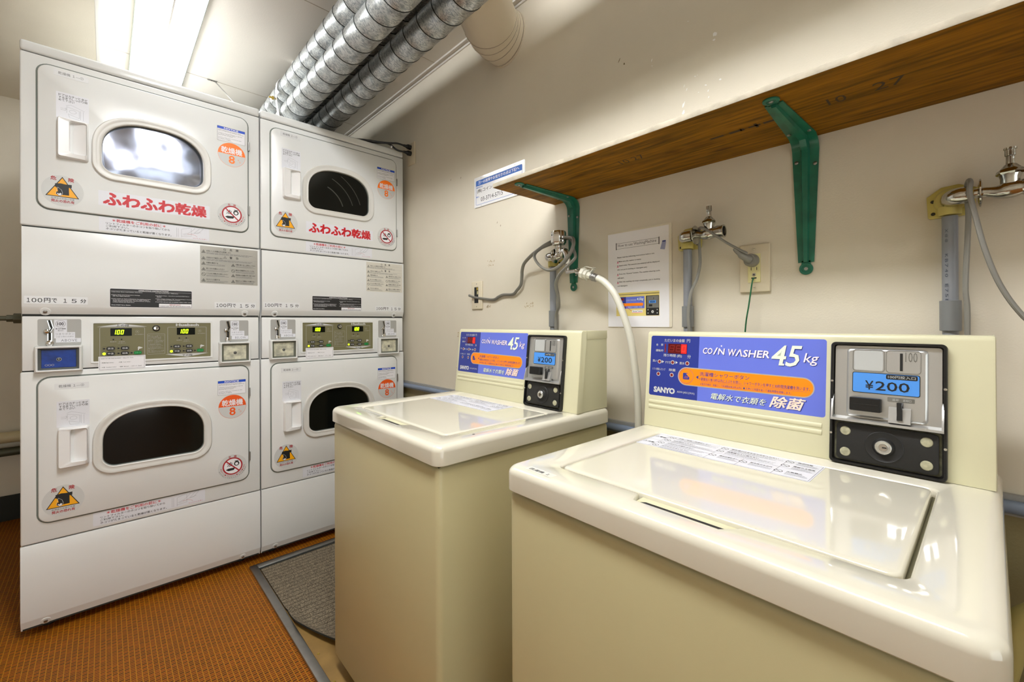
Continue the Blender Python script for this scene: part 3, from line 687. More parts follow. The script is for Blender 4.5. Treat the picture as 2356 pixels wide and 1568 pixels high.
    b = MB(); pl = Pl(b, (0, .004, 0)); pl.rect(.1705, .8905, .507, 1.0235, olive, .0008)
    k = .0011
    pl.poly([(.179, 1.0108), (.313, 1.0108), (.246, 1.0218)], grey_s, k); pl.text('上の段', .2285, 1.0115, .2635, 1.0195, ink, k+.0002, .015)
    pl.poly([(.365, .9045), (.500, .9045), (.432, .8925)], grey_s, k); pl.text('下の段', .4155, .8950, .4485, .9025, ink, k+.0002, .015)
    for (ua, ub, va, vb) in ((.186, .3065, .9055, 1.0085), (.372, .4935, .9055, 1.0085)): pl.frame(ua, va, ub, vb, .0012, labg, k, .003)
    pl.frame(.3135, .9075, .3645, .9835, .0008, labg, k, .002)
    v = .9795
    for s_ in ('●カウント音"ピッ"と', 'いう音を確認しな', 'がら一枚ずつ硬貨', '入れてください。', '●硬貨した時は"低温"ボ', 'タン"、を再度お押', 'してください。', '＊機械側の硬貨は', 'うけもどらないこと', 'とがありますが、', '●予約開始は受付けし', 'ません。', '●一度カウントした硬', '貨は返却できません。'):
        v -= .0047; pl.text(s_, .3165, v, .3165+min(.045, .0046*len(s_)), v+.0034, labg, k+.0001)
    pl.text('Huebsch', .397, 1.0115, .469, 1.0215, grey_s, k+.0001, .05)
    for (du, dv) in ((0, 0), (.186, 0)):
        pl.text('乾燥中', .213+du, .9555, .2295+du, .9595, labg, k+.0001); pl.text('冷却中', .235+du, .9555, .2515+du, .9595, labg, k+.0001); pl.text('(お戻し)', .2335+du, .9500, .2535+du, .9540, labg, k+.0001)
        for u in (.2215, .243): pl.poly(circ(u+du, .9655, .0025, 12), ink, k+.0001)
        pl.ring(circ(.2855+du, .9925, .0052, 18), circ(.2855+du, .9925, .0047, 18), labg, k); pl.poly(circ(.2855+du, .9925, .0012, 8), grey_s, k); pl.text('残り時間表示', .279+du, .9805, .3035+du, .9840, labg, k+.0001)
        pl.poly([(.289+du, .9385), (.300+du, .9345), (.300+du, .9325), (.290+du, .9290), (.2895+du, .9245), (.287+du, .9245), (.2875+du, .930), (.2865+du, .933)], grey_s, k)
    dsp = b.build('display_panel', root)
    for (du, dv) in ((0, 0), (.186, 0)):
        b = MB(); pl = Pl(b, (0, .004, 0)); pl.rect(.214+du, .9785, .2705+du, 1.0055, dispm, .0010, .001, .0012); lcd100(Pl(b, (0, .004, 0), h=.0022), .2255+du, .9835, .2525+du, .9995, led)
        # the digits ride above the black glass
        b.build('digit_display', dsp)
        for (u, v, s_) in ((.203, .9275, '高温'), (.2405, .9275, '低温'), (.203, .9095, '中温'), (.2405, .9095, '送風')):
            b = MB(); pl = Pl(b, (0, .004, 0)); pl.frame(u-.009+du, v-.0018, u+.0245+du, v+.0145, .0004, ink, .0011, .003)
            pl.rect(u+du, v, u+.0225+du, v+.0125, ink, .0010, .0055, .0014); pl.text(s_, u+.004+du, v+.003, u+.019+du, v+.0095, grey_s, .0026, .01)
            lit = s_ == '中温'
            pl.poly(circ(u-.0055+du, v+.0062, .0042 if lit else .003, 14), led if lit else ink, .0013); b.build('program_button', dsp)
        b = MB(); pl = Pl(b, (0, .004, 0)); u, v = .2755, .9095; pl.frame(u-.009+du, v-.0018, u+.0245+du, v+.0145, .0004, ink, .0011, .003); pl.rect(u+du, v, u+.0225+du, v+.0125, greenb, .0010, .0055, .0014); pl.text('スタート', u+.003+du, v+.003, u+.020+du, v+.009, mat('mint_print', '#58d890', .5), .0026); pl.poly(circ(u-.0055+du, v+.0062, .003, 12), ink, .0013); b.build('start_button', dsp, label='green start button')
    b = MB(); b.lathe((.339, .003, 1.0045), (0, -1, 0), [(0, .0110), (.003, .0110), (.0045, .0098), (.005, .0085)], black, 22); b.lathe((.339, -.002, 1.0045), (0, -1, 0), [(-.001, .0078), (.002, .0075), (.0025, .004), (.0028, .001)], chromed, 20); b.box(.3382, -.0056, 1.0005, .3398, -.004, 1.0085, darkg); b.build('key_lock', dsp)
    b = MB(); pl = Pl(b, (.183, 0, .857)); pl.rect(0, 0, .125, .0495, paper, .0003, 0, t); pl.frame(.003, .003, .122, .0465, .0006, inkt, t+.0005, .0005)
    pl.text('HOW TO USE THE LAUNDRY   100yen for 15min.', .006, .0395, .092, .0430, ink, t+.0005, .01)
    pl.text('・高温(High temp.)', .006, .0250, .039, .0290, ink, t+.0005, .01); pl.text('・低温（Low temp.）', .051, .0250, .084, .0290, ink, t+.0005, .01)
    pl.text('・中温（medium temp.）', .006, .0090, .046, .0130, ink, t+.0005, .01); pl.text('・送風（Blower）', .053, .0090, .079, .0130, ink, t+.0005, .01); pl.text('・スタート（Start）', .084, .0090, .114, .0130, ink, t+.0005, .01); b.build('usage_sticker', root)
    return root
d1 = make_dryer((-2.104, -.1996, 0), 'white stacked dryer with the blue coin box face, left of the pair', '乾燥機 １—①', '乾燥機 １—②', 'blue', silverp, False)
d2 = make_dryer((-2.104, .4834, 0), 'white stacked dryer nearest the wall, with plain coin box faces and dark windows', '乾燥機 ２—①', '乾燥機 ２—②', 'plain', mat('ivory_sticker', '#d4d0c4', .35), True)

# ------------------------------------------------------------------ washers
def make_washer(x, y, rz, label, first):
    W, D_ = .581, .584; zt, zb = .7745, .7325; DP = .012
    root = empty('coin_washer', (x, y, 0), rz, label, 'washing machine', 'top loading coin washers')
    b = MB(); b.box(.006, .006, .045, W-.006, D_-.004, zb-.001, creamb, .012, 3)
    b.box(.012, .012, zb-.01, W-.012, D_-.012, zb+.004, darkg)
    b.build('body', root)
    for fx_ in (.06, W-.06):
        for fy_ in (.06, D_-.06):
            b = MB(); b.lathe((fx_, fy_, .0035), (0, 0, 1), [(0, .022), (.02, .020), (.045, .016)], black, 14); b.build('foot', root)
    # top cover as one moulding with an opening for the lid
    notch = [(.228, .062), (.236, .038), (.352, .038), (.372, .062)]
    def OL(ins, z):
        fr_ = [(u, None) for u, v in notch]
        return [(u, v, z) for u, v in rr(ins, ins, W-ins, D_-ins, max(.022-ins*.6, .006), 6, fr_)]
    def IL(ins, z): return [(u, v, z) for u, v in rr(.072-ins, .062-ins, .516+ins, .392+ins, .014+ins, 6, [(a, c_-ins) for a, c_ in notch])]
    b = MB(); R = .014
    loops = [OL(.002, zb), OL(0, zb+.002)] + [OL(R*(1-math.cos(t)), zt-R*(1-math.sin(t))) for t in [PI/2*k/6 for k in range(7)]]
    loops += [IL(.004, zt), IL(.0015, zt-.0012), IL(0, zt-.004), IL(0, zt-DP)]
    b.hull(loops, cream, False, False, True)
    b.face([b.bm.verts.new(p) for p in OL(.004, zb+.001)][::-1], darkg)
    b.face([b.bm.verts.new(p) for p in IL(.0, zt-DP)], mat('lid_well_shadow', '#6f6a50', .6))
    if first: b.lathe((.548, .115, zt-.0004), (0, 0, 1), [(0, .004), (.0006, .003)], darkg, 10)
    else:
        pl = Pl(b, (.046, .016, zt), (1, -.01, 0), (0, 1, 0)); pl.rect(-.006, -.004, .054, .012, mat('clear_label_tape', '#e6e2d4', .12, coat=.6), .0001); pl.text('洗濯機  2', 0, 0, .044, .008, inkt, .0003, .01)
    b.build('top_cover', root)
    # lid
    b = MB(); fin = [(u, None) for u, v in notch]
    def LL(ins, z): return [(u, v, z) for u, v in rr(.0755+ins, .0655+ins, .5115-ins, .3885-ins, .012-ins*.5, 6, fin)]
    b.hull([LL(0, zt-DP+.001), LL(0, zt-.003), LL(.001, zt-.0012), LL(.0028, zt-.0004), LL(.010, zt-.0002)], cream, False, True, True)
    b.box(.232, .040, zt-DP+.0008, .366, .0655, zt-.006, creamp, .001); lid = b.build('lid', root)
    b = MB(); pts_ = [(.2325, .0405), (.3555, .0405), (.362, .052), (.245, .052)]
    Pl(b, (0, 0, zt-.0058), (1, 0, 0), (0, 1, 0)).poly(pts_, ink, 0); b.build('finger_slot', lid)
    # instruction sticker on the lid
    b = MB(); pl = Pl(b, (.080, .287, zt-.0002), (1, 0, 0), (0, 1, 0)); pl.rect(0, 0, .302, .098, pale, .0001, .003, .0003); h = .0006
    pl.frame(.002, .002, .300, .096, .0005, inkt, h, .002)
    for (a, c_, e_, g_) in ((.028, .0, .028, .098), (.138, .0, .138, .098), (.248, .0, .248, .098), (.192, .0, .192, .045), (.028, .049, .138, .049), (.138, .046, .248, .046), (.248, .046, .300, .046), (.002, .049, .028, .049)): pl.line((a, c_), (e_, g_), .0005, inkt, h)
    pl.text('⚠警告', .004, .070, .026, .078, ink, h, .02); pl.text('⚠注意', .004, .022, .026, .030, ink, h, .02)
    def noe(u, v): pl.ring(circ(u, v, .0065, 18), circ(u, v, .0055, 18), ink, h); pl.line((u-.0045, v+.0045), (u+.0045, v-.0045), .001, ink, h)
    for (u, v, w, s_) in ((.046, .085, .090, '分解・修理・改造はしない'), (.046, .062, .090, '引火物は入れない'), (.046, .036, .090, '子供だけで使わせない'), (.046, .014, .090, '水がかからないように'), (.152, .086, .094, '脱水槽が止まるまで手を入れない'), (.152, .064, .094, '洗濯機の上に乗らない'), (.152, .030, .038, '温水は使わない'), (.205, .030, .040, '防水性のものは'), (.262, .086, .036, '表示内容'), (.262, .060, .036, '確認の上使用'), (.262, .024, .036, '火気禁止')):
        noe(u-.009, v-.001); pl.text(s_, u+.002, v+.001, u+.002+min(w*.85, .0055*len(s_)), v+.0065, ink, h, .02); dashes(pl, u+.002, v-.013, u+w, v-.001, 3, inkg, h, th=.36)
    b.build('instruction_sticker', lid)
    # console
    pb, pt, pz = .4374, .4603, .997; Hc = math.hypot(pt-pb, pz-zt); V = Vector((0, pt-pb, pz-zt))/Hc
    b = MB(); x0, x1 = .006, W-.006
    prof = [(pb, zt+.0005), (pb, zt+.004), (pt-.0012, pz-.008), (pt+.0005, pz-.0025), (pt+.004, pz), (pt+.022, pz), (pb+.022, zt+.0005)]
    def sec(x, k=0): return [(x, p_[0]+k*(1 if i < 5 else 0), p_[1]-k*(1 if 2 <= i <= 5 else 0)) for i, p_ in enumerate(prof)]
    b.hull([sec(x0, .003), sec(x0+.001, .001), sec(x0+.004, 0), sec(x1-.004, 0), sec(x1-.001, .001), sec(x1, .003)], creamp, True, True, False)
    face_o = (x0+.001-.0, pb, zt); pl = Pl(b, (0, pb, zt), (1, 0, 0), V)
    for v in (.0575, .0455):
        lp = []
        for k in range(9):
            a = PI*k/8; lp.append((v-.0045*math.cos(a), .0022*math.sin(a)))
        b.hull([[pl.p(u, vv, hh) for vv, hh in lp] for u in (.018, .364)], creamp, True, True, True)
    for i, e_ in enumerate(rr(.0155, .071, .3700, .2150, .006, 4)): pass
    pl.frame(.0145, .0695, .3710, .2160, .0014, creamd, .0003, .006)
    con = b.build('console', root)
    b = MB(); prof = [(pb+.023, zt+.0005), (pt+.023, pz-.0015), (.5755, pz-.0015), (.5755, zt+.0005)]
    b.hull([[(x, y_, z_) for y_, z_ in prof] for x in (x0+.0025, x1-.0025)], creamp if not first else creamp, True, True, False)
    b.box(x1-.0028, pt+.024, pz-.024, x1-.0012, .5765, pz-.0008, creamp, .0005); b.box(x0+.0012, pt+.024, pz-.024, x0+.0028, .5765, pz-.0008, creamp, .0005); b.build('console_housing', root)
    # printed front label
    b = MB(); pl = Pl(b, (0, pb, zt), (1, 0, 0), V, .0004); UB = .134
    A_ = rr(.0165, .0725, .3690, .2135, .005, 5)
    pl.poly([(u, v) for u, v in A_ if u < UB] and ([p_ for p_ in A_[:6]]+[(UB, .0725), (UB, .2135)]+[p_ for p_ in A_[18:]]), navy, 0)
    pl.poly([(UB, .0725)]+A_[6:18]+[(UB, .2135)], peri, 0)
    k = .0003
    T = lambda s_, a, c_, e_, g_, m=grey_s, bo=.01, sh=0, kk=k, sp=1.0: pl.text(s_, a, c_, e_, g_, m, kk, bo, sh, sp)
    T('ただいまの金額', .0510, .1995, .1000, .2070); T('円', .1055, .1995, .1130, .2070); T('金', .030, .190, .035, .195); T('額', .0425, .190, .0475, .195); T('運転中', .0295, .176, .0485, .1815)
    T('残り時間 (約)', .0500, .1640, .0950, .1715); T('分', .1080, .1640, .1160, .1715)
    T('洗い', .0225, .151, .0340, .157); T('すすぎ', .0550, .149, .0680, .155); T('脱水', .0905, .149, .1020, .155)
    for u in (.0405, .0735, .1085): pl.poly(circ(u, .1525, .0048, 18), grey_s, k); pl.poly(circ(u, .1525, .0034, 18), ledd, k+.0002)
    for u in (.0465, .0805): pl.poly([(u, .156), (u, .1495), (u+.0055, .1528)], grey_s, k)
    T('ソフト剤投入ランプ', .0225, .1320, .0560, .1375); T('除菌', .0655, .1320, .0810, .1380)
    for u in (.039, .0725): pl.poly(circ(u, .1235, .0048, 18), grey_s, k); pl.poly(circ(u, .1235, .0034, 18), ledd, k+.0002)
    T('SANYO', .0285, .0800, .0820, .0935, grey_s, .05, 0, k, .9); T('ASW-J45C(WA)', .0870, .0835, .1280, .0890, grey_s, 0)
    def sh(s_, a, c_, e_, g_, m, bo=.03, she=.2, sp=1.0):
        T(s_, a+.0010, c_-.0010, e_+.0010, g_-.0010, navy, bo+.012, she, k, sp); T(s_, a, c_, e_, g_, m, bo, she, k+.0003, sp)
    sh('CO', .1430, .1760, .1640, .1895, pink, .02, .15); sh('/', .1650, .1755, .1755, .1910, pink, .02, .1); sh('N', .1755, .1760, .1900, .1895, pink, .02, .1); pl.poly(circ(.1825, .1945, .0016, 12), pink, k+.0003)
    sh('W', .1965, .1745, .2130, .1890, pink, .02, .15); sh('Λ', .2110, .1745, .2250, .1890, pink, .02, .15); sh('SHER', .2255, .1735, .2755, .1885, pink, .02, .15)
    sh('4', .2790, .1610, .3050, .2000, lemon, .012, .18); sh('5', .3030, .1600, .3310, .2000, lemon, .008, .25); pl.poly(circ(.3005, .1622, .0022, 12), navy, k+.0004); pl.poly(circ(.2998, .1630, .0020, 12), lemon, k+.0005); sh('kg', .3330, .1640, .3575, .1870, pink, .005, .2)
    pl.poly(circ(.1080, .1235, .0205, 16, None, PI/2, 3*PI/2)+circ(.3330, .1225, .0190, 16, None, -PI/2, PI/2), labg, k+.0001)
    pl.poly(circ(.1080, .1235, .0185, 16, None, PI/2, 3*PI/2)+circ(.3330, .1225, .0170, 16, None, -PI/2, PI/2), labo, k+.0003)
    pl.ring(circ(.1075, .1240, .0168, 30), circ(.1075, .1240, .0162, 30), navy, k+.0005)
    pl.rect(.1000, .1165, .1150, .1310, navy, k+.0005, .0015); pl.poly([(.107, .129), (.115, .1315), (.115, .122)], labo, k+.0006)
    for i in range(5): pl.line((.102+i*.002, .1185), (.106+i*.002, .1245), .0003, labo, k+.0007)
    pl.poly([(.1300, .1238), (.1355, .1280), (.1355, .1196)], navy, k+.0005)
    T('洗濯槽シャワーボタン', .1380, .1270, .2400, .1360, navy, .005, 0, k+.0005); T('硬貨投入後10秒以内に上ぶたを閉じ、シャワーボタンを押すと30秒間洗濯槽を洗います。', .1410, .1170, .3450, .1240, navy, .005, 0, k+.0005); pl.poly(circ(.1385, .1205, .0011, 8), navy, k+.0005)
    T('お急ぎの場合：除菌ランプ点滅開始後20秒以内に ■ を押すと除菌を省いて運転時間を短縮します。', .1400, .1075, .3150, .1125, navy, 0, 0, k+.0005); pl.line((.141, .1150), (.340, .1150), .0003, navy, k+.0005)
    sh('電解水で衣類を', .1640, .0800, .2720, .0935, lemon, .005, .3); sh('除菌', .2780, .0795, .3380, .1010, mat('peach_print', '#fbdccb', .4), .025, .3)
    lab = b.build('label_panel', con, label='blue and navy printed panel with an orange band')
    b = MB(); pl = Pl(b, (0, pb, zt), (1, 0, 0), V, .0004); pl.rect(.0610, .1735, .1065, .1955, redw, k, .0005, .0006); pl.rect(.0520, .1750, .0550, .1945, ledd, k)
    b_ = pl; 
    def dig(m, a, c_, t_): 
        q = Pl(b, (0, pb, zt), (1, 0, 0), V, .0014); lcd100(q, a, .1780, c_, .1920, m, t_, .13)
    dig(mat('dim_red_led', '#8a1a1a', .4), .0640, .0960, '88'); 
    pl.rect(.0930, .1740, .1060, .1950, mat('red_led_halo', '#c01010', emit=.6), k+.0008); dig(ledr, .0940, .1060, '0'); b.build('red_display', con)
    # coin unit
    b = MB(); pl = Pl(b, (0, pb, zt), (1, 0, 0), V)
    L = lambda pts, h: [pl.p(u, v, h) for u, v in pts]
    b.hull([L(rr(.3775, .0005, .5250, .2090, .007, 5), 0), L(rr(.3775, .0005, .5250, .2090, .007, 5), .010), L(rr(.3785, .0015, .5240, .2080, .006, 5), .0115), L(rr(.3815, .0045, .5210, .2050, .005, 5), .0115), L(rr(.3825, .0055, .5200, .2040, .005, 5), .002)], black, False, False, False)
    pl.rect(.382, .005, .5205, .2045, black, .002)
    cu = b.build('coin_unit', root)
    b = MB(); pl = Pl(b, (0, pb, zt), (1, 0, 0), V)
    b.hull([L(rr(.3835, .0745, .5190, .2030, .004, 5), .003), L(rr(.3835, .0745, .5190, .2030, .004, 5), .0055)], alum, False, True, False)
    L2 = lambda ins, h: L(rr(.400+ins, .083+ins, .5035-ins, .1990-ins, .006, 5), h)
    b.hull([L2(0, .0055), L2(.003, .0090), L2(.004, .0092)], alum, False, True, True)
    for (a, c_, e_, g_) in ((.4085, .1600, .4510, .1970), (.4525, .1600, .4955, .1970)):
        pl.ring(rr(a, c_, e_, g_, .005, 4), rr(a+.0008, c_+.0008, e_-.0008, g_-.0008, .0045, 4), alumr, .0093, .0004)
    pl.rect(.4105, .1620, .4490, .1950, mat('pale_grey_insert', '#b4b6b4', .4), .0096, .004)
    pl.rect(.4700, .1640, .4735, .1925, ink, .0097); pl.text('100', .4765, .1790, .4910, .1945, alumr, .0097, .0)
    pl.rect(.4550, .1135, .4880, .1205, alumr, .0096, .001); pl.text('返却', .4610, .1150, .4690, .1190, grey_s, .0100); pl.text('返却口', .4740, .1150, .4840, .1190, grey_s, .0100)
    b.box(0, 0, 0, 0.00001, .00001, .00001, alum) if False else None
    # coin return chute and bottom ledge
    b.hull([[pl.p(.457, .105, .0092), pl.p(.484, .105, .0092), pl.p(.484, .080, .0092), pl.p(.457, .080, .0092)], [pl.p(.457, .104, .013), pl.p(.484, .104, .013), pl.p(.484, .080, .019), pl.p(.457, .080, .019)]], alum, False, True, False)
    pl.poly([(.4675, .113), (.4735, .113), (.4745, .085), (.4680, .085)], ink, .0205); b.hull([[pl.p(.4675, .085, .0092), pl.p(.4745, .085, .0092), pl.p(.4745, .113, .0092), pl.p(.4675, .113, .0092)], [pl.p(.4675, .085, .0204), pl.p(.4745, .085, .0204), pl.p(.4735, .1075, .0125), pl.p(.4675, .1075, .0125)]], ink, False, True, False)
    b.hull([[pl.p(u, .0735, .003) for u in (.3800, .5215)]+[pl.p(u, .0820, .003) for u in (.5215, .3800)], [pl.p(u, .0735, .0185) for u in (.3800, .5215)]+[pl.p(u, .0775, .0185) for u in (.5215, .3800)]], alum, False, True, False)
    for s_ in (0, 1):
        a = .3800 if s_ == 0 else .5190
        b.hull([[pl.p(a, .0735, .003), pl.p(a+.0025, .0735, .003), pl.p(a+.0025, .118, .003), pl.p(a, .118, .003)], [pl.p(a, .0735, .0185), pl.p(a+.0025, .0735, .0185), pl.p(a+.0025, .108, .012), pl.p(a, .108, .012)]], alum, False, True, False)
    face = b.build('coin_face_plate', cu, label='bare aluminium coin face plate')
    b = MB(); pl = Pl(b, (0, pb, zt), (1, 0, 0), V); pl.rect(.4085, .1240, .4945, .1585, ink, .0093, .003, .0006); pl.rect(.4095, .1250, .4935, .1575, pricem, .0101, .0025)
    pl.rect(.4530, .1495, .4915, .1570, ink, .0103, .002); pl.text('100円投入口', .4555, .1510, .4890, .1558, grey_s, .0105)
    pl.text('¥', .4260, .1300, .4370, .1450, ink, .0105, .006); pl.text('200', .4395, .1300, .4820, .1450, ink, .0105, .006); b.build('price_sign', cu, label='blue sign reading ¥200')
    b = MB(); pl = Pl(b, (0, pb, zt), (1, 0, 0), V); b.hull([L(rr(.4070, .0935, .4480, .1160, .002, 4), .009), L(rr(.4070, .0935, .4480, .1160, .002, 4), .022), L(rr(.4080, .0945, .4470, .1150, .002, 4), .0235)], black, False, True, False); pl.rect(.4085, .1045, .4440, .1055, blackm, .0237, 0, .0006); b.build('return_lever', cu)
    b = MB(); pl = Pl(b, (0, pb, zt), (1, 0, 0), V)
    pl.rect(.3840, .0065, .5185, .0715, mat('rusty_edge_plate', '#77755c', .6, var=.5, vscale=80), .0030, .004)
    b.hull([L(rr(.3875, .0085, .5155, .0700, .006, 5), .003), L(rr(.3875, .0085, .5155, .0700, .006, 5), .0085), L(rr(.3890, .0100, .5140, .0685, .005, 5), .0095)], blackm, False, True, False)
    lk = b.build('lock_plate', cu)
    for (u, v) in ((.400, .0565), (.400, .0210), (.502, .0565), (.502, .0210)):
        b = MB(); b.lathe(Pl(None, (0, pb, zt), (1, 0, 0), V).p(u, v, .0095), (0, -V.z, V.y), [(0, .0075), (.0012, .0068), (.0018, .004), (.002, .0005)], mat('worn_rivet', '#b9b69a', .45, .3, var=.3, vscale=150), 18); b.build('rivet', lk)
    b = MB(); c_ = Pl(None, (0, pb, zt), (1, 0, 0), V).p(.451, .0385, .0095); ax = Vector((0, -V.z, V.y))
    b.lathe(c_, ax, [(0, .0250), (.0010, .0250), (.0018, .0240), (.0010, .0225), (.0008, .0150), (.0030, .0135), (.0050, .0125)], blackm, 30); b.lathe(c_, ax, [(.004, .0108), (.0075, .0108), (.0085, .0098), (.0082, .0060), (.0078, .0055)], mat('satin_lock_face', '#cfcfca', .25, .8), 26)
    b.lathe(c_, ax, [(.0072, .0054), (.0088, .0052)], chrome, 20); p1 = c_+ax*.0092; b.hull([[p1+Vector((-.001, 0, 0))+V*.0009, p1+Vector((.0045, 0, 0))+V*.0009, p1+Vector((.0045, 0, 0))-V*.0009, p1+Vector((-.001, 0, 0))-V*.0009], [p1+ax*.0003+Vector((-.001, 0, 0))+V*.0009, p1+ax*.0003+Vector((.0045, 0, 0))+V*.0009, p1+ax*.0003+Vector((.0045, 0, 0))-V*.0009, p1+ax*.0003+Vector((-.001, 0, 0))-V*.0009]], ink); b.build('key_lock', lk)
    for v in (.050, .140):
        for u in (.3800, .5226):
            b = MB(); b.lathe(Pl(None, (0, pb, zt), (1, 0, 0), V).p(u, v, .0113), ax, [(0, .0022), (.0008, .0018), (.001, .0005)], chrome, 10); b.build('frame_screw', cu)
    return root
w1 = make_washer(-1.3047, .4813, -.974, 'cream coin washer standing nearer the dryers, a small black chip on its rim', True)
w2 = make_washer(-.5586, .4995, -1.4113, 'large cream coin washer filling the right foreground, number label on its corner', False)

# ------------------------------------------------------------------ shelf and brackets
ZB = 1.449
b = MB(); 
b.box(-1.045, .8935, ZB, 1.6, YW-.001, ZB+.0125, woode, .0006)
b.box(-1.0445, .8945, ZB-.0006, 1.599, YW-.001, ZB+.0004, woodm)
pl = Pl(b, (0, 0, ZB-.0006), (1, 0, 0), (0, -1, 0))
def stamp(s_, x, y, w, h): pl.text(s_, x, -y-h/2, x+w, -y+h/2, mat('faded_stencil', '#3a2a12', .7), .0002)
stamp('10 27', -.648, 1.005, .070, .026); stamp('10', -.190, 1.025, .03, .03); stamp('27', -.120, 1.022, .045, .034)
for i, (x, w, h) in enumerate(((-.418, .030, .008), (-.375, .026, .010), (-.352, .008, .012), (-.335, .024, .008), (-.322, .006, .022), (-.305, .026, .010), (.100, .03, .012), (.130, .02, .02))):
    pl.rect(x, -1.03-h/2, x+w, -1.03+h/2, mat('faded_stencil', '#3a2a12', .7), .0002)
tag(b.build('wall_shelf'), 'long plywood wall shelf board with brown underside and white painted front edge', 'shelf')
def bracket(x, label, yt=.925):
    root = empty('shelf_bracket', (x, 0, 0), 0, label, 'bracket', 'green shelf brackets')
    # pressed steel: wide at the bend, narrow at the ends, with a raised rib
    def width(t): return .016 + (.027-.016)*t
    b = MB(); t = .0025; yw = YW-.0015
    def sect(path, half, rib, nrm):
        # path point, half width, rib height, surface normal
        P_ = []
        for (uu, hh) in ((-half, 0), (-half*.34, 0), (-half*.24, rib), (half*.24, rib), (half*.34, 0), (half, 0), (half, -t), (half*.3, -t), (-half*.3, -t), (-half, -t)):
            P_.append((path[0]+uu, path[1]+nrm[0]*hh, path[2]+nrm[1]*hh))
        return P_
    L_ = []
    zb_ = 1.158
    for k in range(8):
        f = k/7; L_.append(sect((0, yw-t, zb_+(ZB-.030-zb_)*f), width(f), .006+.002*f, (-1, 0)))
    for k in range(1, 6):
        a = PI/2*k/6; R_ = .026; L_.append(sect((0, yw-t-R_*(1-math.cos(a))*1.0, ZB-.030-t+.0+R_*math.sin(a)*1.0), .027, .008+.006*math.sin(2*a), (-math.cos(a), -math.sin(a))))
    for k in range(8):
        f = k/7; L_.append(sect((0, yw-.030-(yw-.030-yt-.02)*f, ZB-.0012-t), width(1-f), .008-.002*f, (0, -1)))
    b.hull(L_, brkt, True, True, False)
    b.lathe((0, yw, 1.143), (0, -1, 0), [(0, .014), (t, .014), (t+.001, .013), (t+.001, .009), (t-.0002, .008)], brkt, 20); b.box(-.009, yw-t, 1.143, .009, yw, zb_+.004, brkt)
    b.lathe((0, yt+.004, ZB-.0012), (0, 0, -1), [(0, .015), (t, .015), (t+.001, .013), (t+.001, .009), (t-.0002, .008)], brkt, 20); b.box(-.010, yt, ZB-.0012-t, .010, yt+.024, ZB-.0012, brkt)
    b.build('bracket_arm', root)
    for (p_, ax) in (((0, yw-t, 1.143), (0, -1, 0)), ((-.018, yw-t, 1.395), (0, -1, 0)), ((.019, yw-t, 1.385), (0, -1, 0)), ((0, yt+.004, ZB-.0012-t), (0, 0, -1)), ((-.019, yw-.06, ZB-.0012-t), (0, 0, -1)), ((.019, yw-.055, ZB-.0012-t), (0, 0, -1))):
        b = MB(); b.lathe(p_, ax, [(0, .0042), (.0015, .0040), (.0024, .0024), (.0025, .0003)], steel, 12); b.build('screw', root)
    return root
bracket(-.263, 'dark green steel bracket under the middle of the shelf, right of the double socket', .930)
bracket(-.957, 'dark green steel bracket at the left end of the shelf, behind the wrapped tap', .922)

